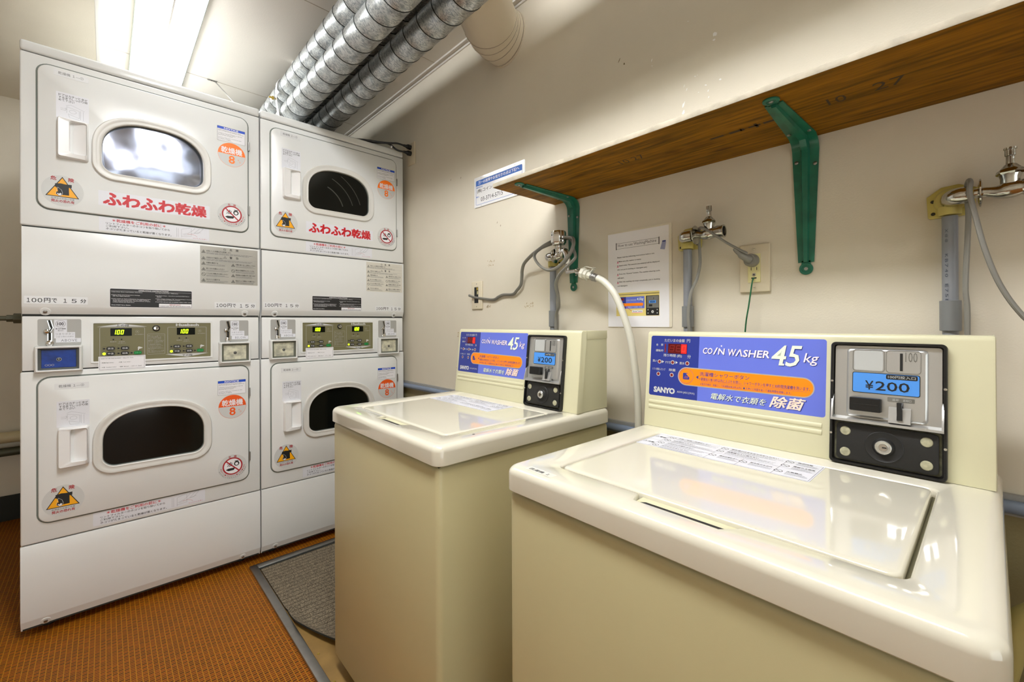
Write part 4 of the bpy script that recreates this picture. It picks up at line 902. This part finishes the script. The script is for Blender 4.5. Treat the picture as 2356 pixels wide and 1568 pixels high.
# ------------------------------------------------------------------ taps, risers
def tap(x, z, y, kind, label, k=1.0):
    """wall elbow, disc and body running parallel to the wall towards +x"""
    m = chrome if kind == 'knob' else chromed
    root = empty('water_tap', (x, y, z), 0, label, 'tap', 'wall taps')
    b = MB(); b.tube(smooth_path([(0, YW-y-.006, 0), (0, .026, 0), (.003, .010, 0), (.012, 0, 0), (.028, 0, 0)], 5), [.0155*k]*21, m, 18); b.build('elbow', root)
    b = MB(); b.lathe((.038, 0, 0), (1, 0, 0), [(-.003, .014), (-.001, .0245), (.001, .0250), (.003, .016)], m, 28); b.build('cover_disc', root)
    b = MB()
    X = .074 if kind != 'knob' else .055
    b.tube(smooth_path([(.030, 0, 0), (.045, 0, 0), (X-.014, 0, -.003), (X, 0, -.001), (X+.014, 0, 0)], 4), [.009]*6+[.0095, .0105, .0115, .013, .0145, .015, .0155, .015, .0145, .0135, .013], m, 16)
    b.lathe((X, 0, 0), (0, 0, 1), [(-.002, .012), (.018, .0125), (.026, .0150)], m, 20)
    body = b.build('tap_body', root)
    if kind == 'knob':
        b = MB(); b.lathe((X, 0, .012), (0, 0, 1), [(0, .010), (.028, .010)], m, 16); b.build('bonnet', root)
        b = MB(); b.lathe((X, 0, .034), (0, 0, 1), [(0, .015), (.003, .0205), (.012, .0255), (.044, .0250), (.050, .0235), (.051, .019), (.048, .016), (.048, .001)], m, 64, True, (1, 0, 0), 8, .05); b.build('tap_handle', root)
        b = MB(); b.tube(smooth_path([(X+.008, 0, 0), (X+.020, -.001, .012), (X+.033, -.002, .010), (X+.040, -.002, -.006), (X+.040, -.002, -.022)], 4), .0105, m, 16); b.lathe((X+.040, -.002, -.018), (0, 0, -1), [(0, .0125), (.016, .0125), (.017, .010)], m, 6, False)
        b.tube([(X+.040, -.002, -.034), (X+.041, -.003, -.062)], .0075, m, 14); b.build('spout', root)
    else:
        b = MB(); b.lathe((X, 0, .024), (0, 0, 1), [(0, .0160), (.003, .0185), (.008, .0170), (.011, .0130), (.018, .0075), (.019, .0055)], m, 6, False); b.build('bonnet', root)
        b = MB(); b.lathe((X, 0, .040), (0, 0, 1), [(0, .0050), (.016, .0046), (.017, .0062), (.027, .0062), (.028, .0075 if kind == 'cap' else .006), (.031, .0075 if kind == 'cap' else .006)], m, 24, True, (1, 0, 0), 12, .08); b.build('spindle', root)
        b = MB(); b.lathe((X+.012, 0, 0), (1, 0, 0), [(-.002, .012), (.008, .0155), (.022, .0160), (.023, .0165), (.026, .0165), (.026, .0125), (.010, .011)], m, 24); b.lathe((X+.030, 0, 0), (1, 0, 0), [(0, .012), (.0005, .001)], darkg, 20); b.build('outlet_thread', root)
    return root
tap(-.541, 1.251, 1.140, 'bare', 'tarnished tap with no handle, grey cord looped over it, left of the double socket')
tap(-.023, 1.250, 1.142, 'cap', 'tarnished handleless tap at the right edge of the photo, beyond the green bracket')
tap(-1.040, 1.252, 1.142, 'knob', 'shiny chrome tap with fluted knob, wrapped in grey cord')
def riser(x, label, zc, code=None):
    root = empty('riser_pipe', (x, YW-.018, .70), 0, label, 'pipe', 'grey water riser pipes')
    b = MB(); b.tube([(0, 0, .0), (0, 0, .52)], .0115, pvc, 18)
    if code:
        for i, c_ in enumerate(code):
            if c_ == ' ': continue
            pl = Pl(b, (-.0045, -.0108, .495-.0095*i), (0, 0, -1), (.91, -.42, 0)); pl.text(c_, 0, -.0022, .0062, .0022, mat('pipe_print', '#3e4654', .6), .0004)
    b.build('pipe', root)
    b = MB(); b.lathe((0, 0, zc-.70), (0, 0, 1), [(0, .0118), (.001, .0155), (.058, .0155), (.059, .0118)], pvcd, 20); b.build('coupling', root)
    # yellowed fitting plate screwed to the wall
    b = MB(); pl = Pl(b, (0, .0165, .55), (1, 0, 0), (0, 0, 1)); pts = [(-.033, .014), (-.031, -.026), (-.028, -.029), (.028, -.029), (.033, -.024), (.037, .020), (.012, .032), (-.012, .030)]
    b.hull([[pl.p(u, v, 0) for u, v in pts], [pl.p(u, v, .006) for u, v in pts], [pl.p(u*.95, v*.93, .0075) for u, v in pts]], flang, False, True, False)
    b.lathe((0, .012, .551), (0, -1, 0), [(0, .0235), (.018, .0215), (.022, .0195), (.0225, .0165)], flang, 22); b.lathe((0, -.001, .522), (0, 0, 1), [(0, .0160), (.002, .0168), (.016, .0172)], flang, 20); b.build('fitting_plate', root)
    for (u, v) in ((-.024, .004), (-.0235, -.020), (.0255, .008), (.0235, -.016)):
        b = MB(); b.lathe((u, .0088, .55+v), (0, -1, 0), [(0, .0034), (.0012, .0030), (.0016, .001)], mat('dark_screw', '#3a382c', .5, .5), 10); b.build('plate_screw', root)
    return root
riser(-.5405, 'grey plastic riser pipe under the bare tap beside the poster', 1.005)
riser(-.0245, 'grey riser pipe with printed lettering under the right-hand tap', 1.000, 'X@@  KB740 E758 F-')
riser(-1.040, 'grey plastic riser pipe behind the cord under the shiny tap', 1.004)

# ------------------------------------------------------------------ cords and hoses
def cable(name, pts, r, m, label, cat, flat=1, n=10, k=6):
    b = MB(); b.tube(smooth_path(pts, k), r, m, n, True, flat); return tag(b.build(name), label, cat)
b = MB(); b.tube(smooth_path([(-1.534, YW-.022, 1.141), (-1.505, YW-.012, 1.131), (-1.485, YW-.008, 1.128), (-1.386, YW-.008, 1.117), (-1.350, YW-.008, 1.127), (-1.319, YW-.008, 1.134), (-1.262, YW-.009, 1.133), (-1.236, YW-.012, 1.147), (-1.211, YW-.014, 1.168), (-1.199, YW-.02, 1.200), (-1.190, 1.165, 1.222), (-1.168, 1.155, 1.245), (-1.116, 1.14, 1.267), (-1.075, 1.135, 1.282),
     (-1.040, 1.135, 1.296), (-1.005, 1.155, 1.312), (-.960, 1.165, 1.315), (-.925, 1.145, 1.290), (-.900, 1.118, 1.262), (-.878, 1.100, 1.230), (-.900, 1.090, 1.205), (-.935, 1.090, 1.180), (-.962, 1.100, 1.150), (-.974, 1.125, 1.110), (-.984, 1.14, 1.075), (-1.003, 1.15, 1.050), (-1.010, 1.155, 1.000), (-1.010, 1.155, .80)], 6), .0064, cordm, 10, True, .72)
b.tube(smooth_path([(-.915, 1.115, 1.300), (-.955, 1.160, 1.312), (-1.010, 1.150, 1.302), (-1.052, 1.125, 1.285), (-1.065, 1.105, 1.262), (-1.050, 1.095, 1.237), (-1.020, 1.090, 1.212), (-.985, 1.085, 1.197), (-.955, 1.085, 1.197), (-.925, 1.087, 1.212), (-.893, 1.090, 1.240), (-.882, 1.095, 1.268), (-.889, 1.105, 1.290), (-.905, 1.112, 1.300), (-.940, 1.118, 1.306)], 6), .0064, cordm, 10, True, .72)
tag(b.build('power_cord'), 'grey power cord from the small wall slot, looped around the shiny tap', 'cord')
b = MB(); b.tube(smooth_path([(-.3850, 1.148, 1.193), (-.379, 1.143, 1.189), (-.412, 1.135, 1.212), (-.442, 1.130, 1.236), (-.469, 1.122, 1.259), (-.485, 1.128, 1.266), (-.498, 1.150, 1.262), (-.5055, 1.166, 1.244), (-.5045, 1.170, 1.205), (-.504, 1.168, 1.172), (-.5095, 1.160, 1.134), (-.524, 1.155, 1.095), (-.530, 1.153, 1.040), (-.528, 1.153, .990), (-.528, 1.153, .82)], 6), .0040, cordm, 10, True, .8)
co = empty('plug_cord', (0, 0, 0), 0, 'grey cord and plug running from the double socket over the bare tap', 'cord')
b.build('cord', co)
b = MB(); b.lathe((-.3765, YW-.011, 1.1735), (0, -1, 0), [(0, .0165), (.016, .0160), (.022, .0130)], cordm, 20); b.tube(smooth_path([(-.3765, YW-.030, 1.1745), (-.382, 1.155, 1.178), (-.395, 1.146, 1.190), (-.404, 1.140, 1.204)], 4), [.0105]*4+[.009]*4+[.0065]*4+[.005], cordm, 12); b.build('plug', co)
cable('power_cord', [(-.003, 1.150, .80), (-.002, 1.150, .99), (-.002, 1.150, 1.044), (-.004, 1.150, 1.088), (.000, 1.150, 1.203), (-.001, 1.150, 1.240), (-.002, 1.145, 1.262), (.001, 1.130, 1.272), (.003, 1.115, 1.266), (.002, 1.108, 1.245), (.009, 1.103, 1.201), (.020, 1.100, 1.141), (.037, 1.100, 1.080), (.063, 1.105, 1.026), (.11, 1.12, .96), (.16, 1.14, .80)], .0046, cordm, 'grey cord draped over the right-hand tap and hanging down both sides', 'cord', .85)
cable('earth_wire', [(-.3735, YW-.008, 1.130), (-.374, YW-.020, 1.120), (-.380, 1.165, 1.062), (-.389, 1.165, .995), (-.395, 1.165, .84)], .0018, greenw, 'thin green earth wire hanging from the double socket', 'wire')
hz = empty('water_hose', (0, 0, 0), 0, 'cream washing machine hose with a quick connector, hanging before the poster', 'hose')
HP = [(-.800, 1.112, 1.158), (-.770, 1.112, 1.140), (-.735, 1.112, 1.100), (-.703, 1.112, 1.030), (-.683, 1.112, .965), (-.672, 1.112, .900), (-.664, 1.114, .820), (-.662, 1.116, .735), (-.665, 1.12, .60)]
b = MB(); b.tube(smooth_path(HP, 6), .0105, hosem, 16); b.build('hose', hz)
ax = (Vector((-.790, 1.112, 1.152))-Vector((-.858, 1.112, 1.178))).normalized(); p0 = Vector((-.866, 1.112, 1.181))
b = MB(); b.lathe(p0, ax, [(.044, .0100), (.046, .0118), (.066, .0122), (.068, .0105)], steel, 20); b.lathe(p0, ax, [(.052, .0126), (.053, .0132), (.055, .0132), (.056, .0126)], steel, 20); b.build('hose_clamp', hz)
b = MB(); b.lathe(p0, ax, [(.004, .012), (.006, .0185), (.018, .0185), (.020, .0145), (.028, .0140), (.029, .0180), (.032, .0180), (.033, .0125), (.046, .0110)], hosem, 8, False); b.build('connector', hz)
up_ = Vector((-ax.z*-1, 0, ax.x)); up_ = Vector((-ax.z, 0, ax.x))
b = MB(); q0 = p0+ax*.012+up_*.019
for (a, c_, w) in ((.006, .000, 0), ):
    L_ = []
    for (s_, hh) in ((0, 0), (.004, .004), (.018, .005), (.030, .006), (.036, .009)):
        c3 = q0+ax*s_+up_*hh; L_.append([c3+Vector((0, d_, 0))+up_*e_ for d_, e_ in ((-.007, 0), (.007, 0), (.007, .002), (-.007, .002))])
    b.hull(L_, hosem)
q1 = q0+ax*.034+up_*.007; b.hull([[q1+Vector((0, d_, 0))+ax*e_ for d_, e_ in ((-.006, 0), (.006, 0), (.006, .003), (-.006, .003))], [q1-up_*.017-ax*.007+Vector((0, d_, 0))+ax*e_ for d_, e_ in ((-.006, 0), (.006, 0), (.006, .002), (-.006, .002))]], hosem); b.build('latch', hz)
b = MB(); b.lathe(p0, ax, [(-.022, .006), (-.016, .0105), (-.006, .0095), (.004, .0105)], chrome, 16)
for k in range(4):
    t = PI/4+PI/2*k; d_ = Vector((0, math.cos(t), 0))+up_*math.sin(t); b.tube([p0-ax*.006+d_*.008, p0-ax*.006+d_*.018], .0022, chrome, 8)
b.tube([p0-ax*.02, Vector((-.944, 1.139, 1.190))], .0065, chrome, 12)
b.build('nozzle_adapter', hz)
# drain hoses low at the wall
cable('drain_hose', [(.02, 1.13, .30), (.045, 1.11, .45), (.055, 1.10, .52), (.12, 1.10, .56), (.22, 1.10, .50), (.28, 1.10, .30), (.29, 1.10, .03)], .017, mat('old_cream_hose', '#b0a468', .5), 'aged cream drain hose looping down behind the foreground washer', 'hose', n=14)
cable('drain_hose', [(-.70, 1.135, .02), (-.70, 1.135, .3), (-.703, 1.13, .58), (-.72, 1.12, .625), (-.745, 1.11, .58), (-.75, 1.11, .35)], .014, hosem, 'cream drain hose in the gap between the two washers', 'hose', n=14)

# ------------------------------------------------------------------ wall plates, poster, sign
def plate(x, z, w, h, name, label, cat, m=outl):
    root = empty(name, (x, YW, z), 0, label, cat); b = MB(); b.box(-w/2, -.007, -h/2, w/2, -.0003, h/2, m, .0035, 3); b.build('cover_plate', root); return root
s1 = plate(-.3735, 1.1545, .071, .122, 'wall_socket', 'ivory double wall socket with a grey plug and a green earth wire', 'socket')
b = MB(); pl = Pl(b, (0, -.007, 0)); b.box(-.0145, -.0095, -.036, .0145, -.006, .036, outi, .0008)
pl = Pl(b, (0, -.0096, 0)); 
for u in (-.0065, .0065): pl.frame(u-.0048, -.008, u+.0048, .004, .0004, creamd, .0001, .002); pl.rect(u-.0008, -.0055, u+.0008, .0022, ink, .0002)
pl.poly(circ(0, -.0165, .0045, 16), chromed, .0003); pl.poly(circ(0, -.0165, .002, 10), ink, .0005); pl.rect(-.006, -.0268, .006, -.0235, ink, .0002)
b.build('socket_insert', s1)
for z in (.049, -.049):
    b = MB(); b.lathe((0, -.007, z), (0, -1, 0), [(0, .0036), (.0008, .0034), (.001, .001)], outl, 14); b.box(-.0025, -.0084, z-.0003, .0025, -.0078, z+.0003, darkg); b.build('plate_screw', s1)
s2 = plate(-1.4985, 1.1405, .073, .123, 'wall_plate', 'ivory wall plate with an open black slot where the grey cord leaves', 'wall plate')
b = MB(); pl = Pl(b, (0, -.0072, 0)); pl.rect(-.0155, -.034, .0125, .036, ink, .0001); pl.rect(.000, .022, .0115, .034, brass, .0003); pl.rect(.002, .004, .011, .018, creamd, .0003); b.build('slot_opening', s2)
for z in (.050, -.050):
    b = MB(); b.lathe((0, -.007, z), (0, -1, 0), [(0, .0022), (.0006, .002), (.0008, .0004)], chromed, 10); b.build('plate_screw', s2)
s3 = plate(-2.056, 1.923, .074, .118, 'wall_socket', 'cream wall socket beside the dryer top holding two black plugs', 'socket', mat('cream_socket_plate', '#d2c6ac', .4))
for i, zc in enumerate((1.958, 1.925)):
    nm = 'upper' if i == 0 else 'lower'
    root = empty('dryer_cord', (0, 0, 0), 0, 'black dryer power cord, %s plug in the socket by the dryer top' % nm, 'cord', 'black dryer cords')
    b = MB(); b.lathe((-2.060, YW-.0075, zc), (0, -1, 0), [(0, .0130), (.018, .0130), (.020, .0095), (.024, .0095), (.028, .0075), (.042, .0060)], black, 14); b.build('plug', root)
    b = MB(); b.tube(smooth_path([(-2.060, YW-.046, zc), (-2.066-.004*i, 1.11, zc+.003), (-2.078-.010*i, 1.07, 1.955), (-2.098-.013*i, 1.01, 1.951), (-2.130-.013*i, .93, 1.950), (-2.2, .87+.03*i, 1.9495), (-2.6, .84+.06*i, 1.9495)], 6), .0048, black, 10); b.build('cord', root)
    b = MB(); c_ = Vector((-2.074, 1.092-.012*i, zc+.0005+(.001 if i == 0 else .012))); b.lathe(c_-Vector((0, .003, 0)), (0, 1, -.1), [(0, .0062), (.006, .0062)], paper, 12); b.build('cable_tie', root)
# laminated poster
root = empty('poster', (-.817, YW-.001, 1.004), 0, 'laminated English instruction poster on the wall behind the cream hose', 'poster')
b = MB(); pl = Pl(b); pl.rect(-.001, 0, .222, .306, lam, .0002, .004, .0006); b.build('laminate_border', root)
b = MB(); pl = Pl(b, h=.001); pl.rect(.003, .0012, .2135, .300, paper, 0, .0005)
k = .0002
pl.frame(.034, .249, .183, .267, .0008, inkt, k, .0005); pl.rect(.033, .247, .036, .269, inkt, k); pl.rect(.181, .247, .184, .269, inkt, k); pl.text('How to use WashingMachine', .041, .2525, .174, .2640, inkt, k, 0)
rows = ((.219, 'Please read the following instructions before use.', .038, .168), (.206, '1. Make sure the washer is empty.', .038, .124), (.193, '2. Insert coins. The amount you entered will be displayed.', .038, .185), (.180, '(Do not put in clothing or detergent yet.)', .039, .143), (.166, '3. Press the "Shower" button. The washer-cleaning cycle', .038, .185), (.154, 'will start..', .039, .064), (.141, '4. After the washing tub stops completely, put in clothing', .038, .185), (.128, 'and detergent.', .039, .076))
for v, s_, a, e_ in rows:
    if s_[0] in '1234': pl.poly([(.036, v-.0025), (.044, v-.0025), (.040, v+.0045)], mat('pink_marker', '#f69ab6', .5), k)
    pl.text(s_, a, v, e_, v+.0048, inkt, k+.0002, .015)
pl.poly([(.186, .232), (.201, .229), (.205, .251), (.193, .255)], mat('poster_lilac', '#9aa0c4', .5), k); pl.rect(.193, .252, .204, .256, navy, k)
yb = mat('poster_yellow', '#e2cf7c', .5); pl.rect(.034, .035, .183, .109, yb, k); pl.rect(.034, .102, .183, .1035, ink, k+.0001)
pl.rect(.037, .058, .069, .095, navy, k+.0002); pl.rect(.069, .058, .134, .095, peri, k+.0002); pl.rect(.047, .084, .062, .091, redw, k+.0003); pl.rect(.056, .084, .062, .091, ledd, k+.0004)
pl.rect(.056, .066, .130, .075, labo, k+.0004, .004); pl.poly(circ(.0615, .0705, .0018, 10), ink, k+.0006)
pl.text('COIN WASHER', .071, .082, .106, .0865, grey_s, k+.0004); pl.text('4.5kg', .108, .081, .131, .091, lemon, k+.0004, .02, .2); pl.text('電解水で衣類を 除菌', .077, .060, .126, .0645, grey_s, k+.0004)
pl.line((.067, .066), (.090, .050), .001, red, k+.0005); pl.rect(.091, .045, .128, .053, paper, k+.0004); pl.text('"Shower" button', .093, .0475, .126, .0512, ink, k+.0006, .01); pl.rect(.092, .0445, .127, .0460, mat('pink_marker', '#f69ab6', .5), k+.0006)
pl.rect(.139, .036, .182, .096, ink, k+.0002, .002); pl.rect(.142, .0585, .181, .0945, alumr, k+.0004); pl.rect(.149, .073, .172, .081, pricem, k+.0005); pl.text('¥200', .153, .0742, .169, .0795, ink, k+.0007, .02); pl.rect(.149, .063, .160, .069, ink, k+.0005); pl.rect(.164, .084, .1655, .090, ink, k+.0005)
for (u, v) in ((.146, .053), (.146, .043), (.176, .053), (.176, .043)): pl.poly(circ(u, v, .0018, 10), grey_s, k+.0005)
pl.poly(circ(.161, .047, .0042, 14), grey_s, k+.0005); pl.poly(circ(.161, .047, .0015, 8), ink, k+.0006)
b.build('printed_sheet', root)
# white company sign
b = MB(); pl = Pl(b, (-1.516, YW-.0005, 1.527)); pl.rect(0, 0, .318, .132, mat('gloss_white_sign', '#eeeeee', .08, coat=.6), 0, .004, .003); h = .0032
pl.frame(.012, .010, .305, .117, .0015, signb, h, .006); pl.rect(.012, .097, .305, .117, signb, h+.0002, .005); pl.rect(.012, .093, .305, .105, signb, h+.0001)
pl.text('万一の故障やお気付きの点は下記へ', .030, .0985, .288, .1130, paper, h+.0004, .02)
pl.text('■管理責任者', .017, .083, .058, .089, signb, h+.0002, .01); pl.text('(株)コインテック', .020, .060, .190, .078, ink, h+.0002, .005); pl.text('■TEL.', .016, .042, .036, .048, signb, h+.0002, .01); pl.text('03-3714-5715', .046, .022, .190, .040, ink, h+.0002, .0)
for (u, v) in ((.048, .124), (.262, .124), (.048, .0055), (.262, .0055)): pl.poly(circ(u, v, .0016, 10), inkt, h+.0001)
tag(b.build('wall_sign'), 'white plastic wall sign with blue banner, partly behind the shelf end', 'sign')

# ------------------------------------------------------------------ ducts overhead
def duct(y, z, r, label, x0=XL+.002, x1=1.2, ph=0.0, pitch=.0925):
    b = MB(); n = 40; tot = int((x1-x0)/pitch*n)
    prof = [(0, r, galv), (.030, r+.0016, galv), (.055, r+.0016, galvd), (.085, r-.0002, galv), (1.0, r, None)]
    prev = None
    for i in range(tot-n):
        th = 2*PI*i/n+ph; cur = []
        for (t, rad, m_) in prof:
            x = x0+pitch*(i/n+t); cur.append(b.bm.verts.new((x, y+rad*math.cos(th), z+rad*math.sin(th))))
        if prev:
            for j in range(4): b.face([prev[j], prev[j+1], cur[j+1], cur[j]], prof[j][2], True)
        prev = cur
    bmesh.ops.remove_doubles(b.bm, verts=b.bm.verts[:], dist=.00035)
    b.tube([(x0, y, z), (x0+pitch, y, z)], r-.0006, galv, n, True); b.tube([(x1-2.1*pitch, y, z), (x1, y, z)], r-.0006, galv, n, True)
    return tag(b.build('ventilation_duct'), label, 'duct', 'spiral ducts under the ceiling')
duct(.649, 2.146, .053, 'spiral galvanised duct, leftmost of the ceiling ducts, partly behind its neighbour', ph=1.0)
duct(.656, 2.031, .053, 'spiral galvanised duct in front, second from the left, brightly lit', ph=2.3)
duct(.822, 2.054, .053, 'spiral galvanised duct nearest the wall, rightmost of the row', ph=0.4)
duct(.783, 2.162, .053, 'spiral galvanised duct hidden in the dark gap between the lower two', x1=-1.24, ph=3.0)
# painted segmented elbow into the wall
b = MB(); em = mat('painted_duct', '#cfc3ae', .4, bump=.1, bscale=120); R = .104; cz = 2.178
path = [(-1.302, YW-.001, cz), (-1.302, YW-.012, cz)]
rb = .19; cxx, cyy = -1.302+rb, YW-.012
for k in range(1, 4):
    a = math.radians(35)*k/3; path.append((cxx-rb*math.cos(a), cyy-rb*math.sin(a), cz))
path.append((path[-1][0]+.26*math.sin(a), path[-1][1]-.26*math.cos(a), cz))
loops = []; P_ = [Vector(p) for p in path]
for i, p in enumerate(P_):
    d0 = (P_[i]-P_[i-1]).normalized() if i else (P_[1]-P_[0]).normalized(); d1 = (P_[i+1]-P_[i]).normalized() if i < len(P_)-1 else d0
    t = (d0+d1).normalized(); side = Vector((-t.y, t.x, 0)); sc_ = 1/max(.5, t.dot(d0))
    for rr_, off in ((R, 0), ) if i in (0, len(P_)-1) else ((R, -.002), (R+.0018, -.0015), (R+.0018, .0015), (R, .002)):
        loops.append([p+t*off+side*(math.cos(2*PI*k/36)*rr_*sc_)+Vector((0, 0, math.sin(2*PI*k/36)*rr_)) for k in range(36)])
dk = mat('duct_joint_line', '#8d8371', .6); b.hull(loops, em, True, True, True, mats=[em]+[dk if i % 4 == 1 else em for i in range(len(loops)-2)])
b.lathe((-1.302, YW-.0005, cz), (0, -1, 0), [(0, R+.004), (.003, R+.004), (.004, R)], em, 36)
tag(b.build('duct_elbow'), 'large cream painted duct elbow turning into the wall near the ceiling', 'duct')
# hanger strap
root = empty('duct_hanger', (-2.27, 0, 0), 0, 'white perforated metal strap with a brass bolt holding the ducts', 'hanger')
path = [(.664, ZC-.001), (.655, 2.205), (.640, 2.202), (.612, 2.190), (.594, 2.165), (.592, 2.13), (.590, 2.09), (.598, 2.03), (.606, 1.998), (.630, 1.976), (.660, 1.970), (.695, 1.982), (.716, 2.020), (.718, 2.10), (.712, 2.17), (.700, 2.23), (.690, ZC-.001)]
b = MB(); pp = smooth_path([(0, y, z) for y, z in path], 4); L_ = []
for i, p in enumerate(pp):
    a = pp[max(i-1, 0)]; c_ = pp[min(i+1, len(pp)-1)]; t = (c_-a).normalized(); nn = Vector((0, -t.z, t.y))
    L_.append([p+Vector((s_, 0, 0))+nn*q_ for s_, q_ in ((-.011, -.0008), (.011, -.0008), (.011, .0008), (-.011, .0008))])
b.hull(L_, whitep); 
b.build('strap', root)
b = MB(); b.lathe((0, .560, 2.087), (0, 1, 0), [(0, .0045), (.034, .0045)], brass, 12); b.lathe((0, .572, 2.087), (0, 1, 0), [(0, .009), (.007, .009)], brass, 6, False); b.lathe((0, .582, 2.087), (0, 1, 0), [(0, .008), (.004, .008)], steel, 6, False); b.build('bolt', root)
# a small wire hook from the ceiling seam
root = empty('ceiling_hook', (-2.735, .40, ZC), 0, 'thin metal rod hanging from a perforated strip at the ceiling seam', 'hook')
b = MB(); b.box(-.006, -.012, -.003, .006, .030, -.0002, steel, .0005); 
for y in (-.005, .006, .017): b.box(-.002, y-.002, -.0034, .002, y+.002, -.0029, ink)
b.build('strip', root)
b = MB(); b.tube([(0, .022, -.003), (.24, .075, -.20), (.30, .09, -.25)], .0028, steel, 8); b.build('rod', root)

# ------------------------------------------------------------------ lamps
def lamp(x0, x1, label, glow=lampm):
    root = empty('fluorescent_lamp', ((x0+x1)/2, .190, ZC), 0, label, 'ceiling light', 'fluorescent ceiling lamps'); hl = (x1-x0)/2
    b = MB(); b.box(-hl, -.104, -.012, hl, .109, -.0003, mat('lamp_edge_shade', '#8f958a', .5), .002)  # grey put on the housing edge as the shade of its sides
    for s_ in (-1, 1): b.hull([[(s_*hl+d_, y, z) for y, z in ((-.102, -.012), (-.006, -.112), (.107, -.012))] for d_ in (-.008, .008)], lampb, True, True, False)
    b.box(-hl, -.009, -.112, hl, -.003, -.108, lampb, .001)
    b.build('housing', root)
    for pr in (((-.100, -.0125), (-.100, -.0145), (-.0075, -.109), (-.0075, -.105)), ((.105, -.0125), (.105, -.0145), (-.0045, -.109), (-.0045, -.105))):
        b = MB(); b.hull([[(x, y, z) for y, z in pr] for x in (-hl+.009, hl-.009)], glow, True, True, False); b.build('lamp_diffuser', root)
    return root
lamp(-3.13, -1.88, 'glowing white twin fluorescent ceiling lamp above the dryers')
lamp(-1.20, .04, 'white twin fluorescent ceiling lamp behind the viewpoint, outside the photo', lampm2)
# ------------------------------------------------------------------ pipes at the far left wall
root = empty('gas_pipe', (-2.30, -.196, 1.042), 0, 'dark metal gas pipe running into the side of the left dryer', 'pipe')
b = MB(); b.tube([(0, -.03, 0), (0, -1.34, 0)], .0085, iron, 12); b.build('pipe', root)
b = MB(); b.lathe((0, 0, 0), (0, -1, 0), [(0, .012), (.015, .012), (.016, .018), (.034, .018), (.035, .0125), (.05, .0125)], iron, 6, False); b.tube([(0, -.008, .0), (0, -.008, .032)], .006, iron, 10); b.build('fitting', root)
b = MB(); b.tube([(-3.41, YO+.002, .442), (-3.41, YW-.02, .442)], .028, mat('cream_painted_pipe', '#c9bd98', .45), 18); tag(b.build('wall_pipe'), 'cream painted pipe low on the far left wall, the upper of two', 'pipe')
b = MB(); b.tube([(-3.41, YO+.002, .368), (-3.41, YW-.02, .368)], .022, iron, 16); tag(b.build('wall_pipe'), 'dark grey pipe low on the far left wall, just below the cream pipe', 'pipe')
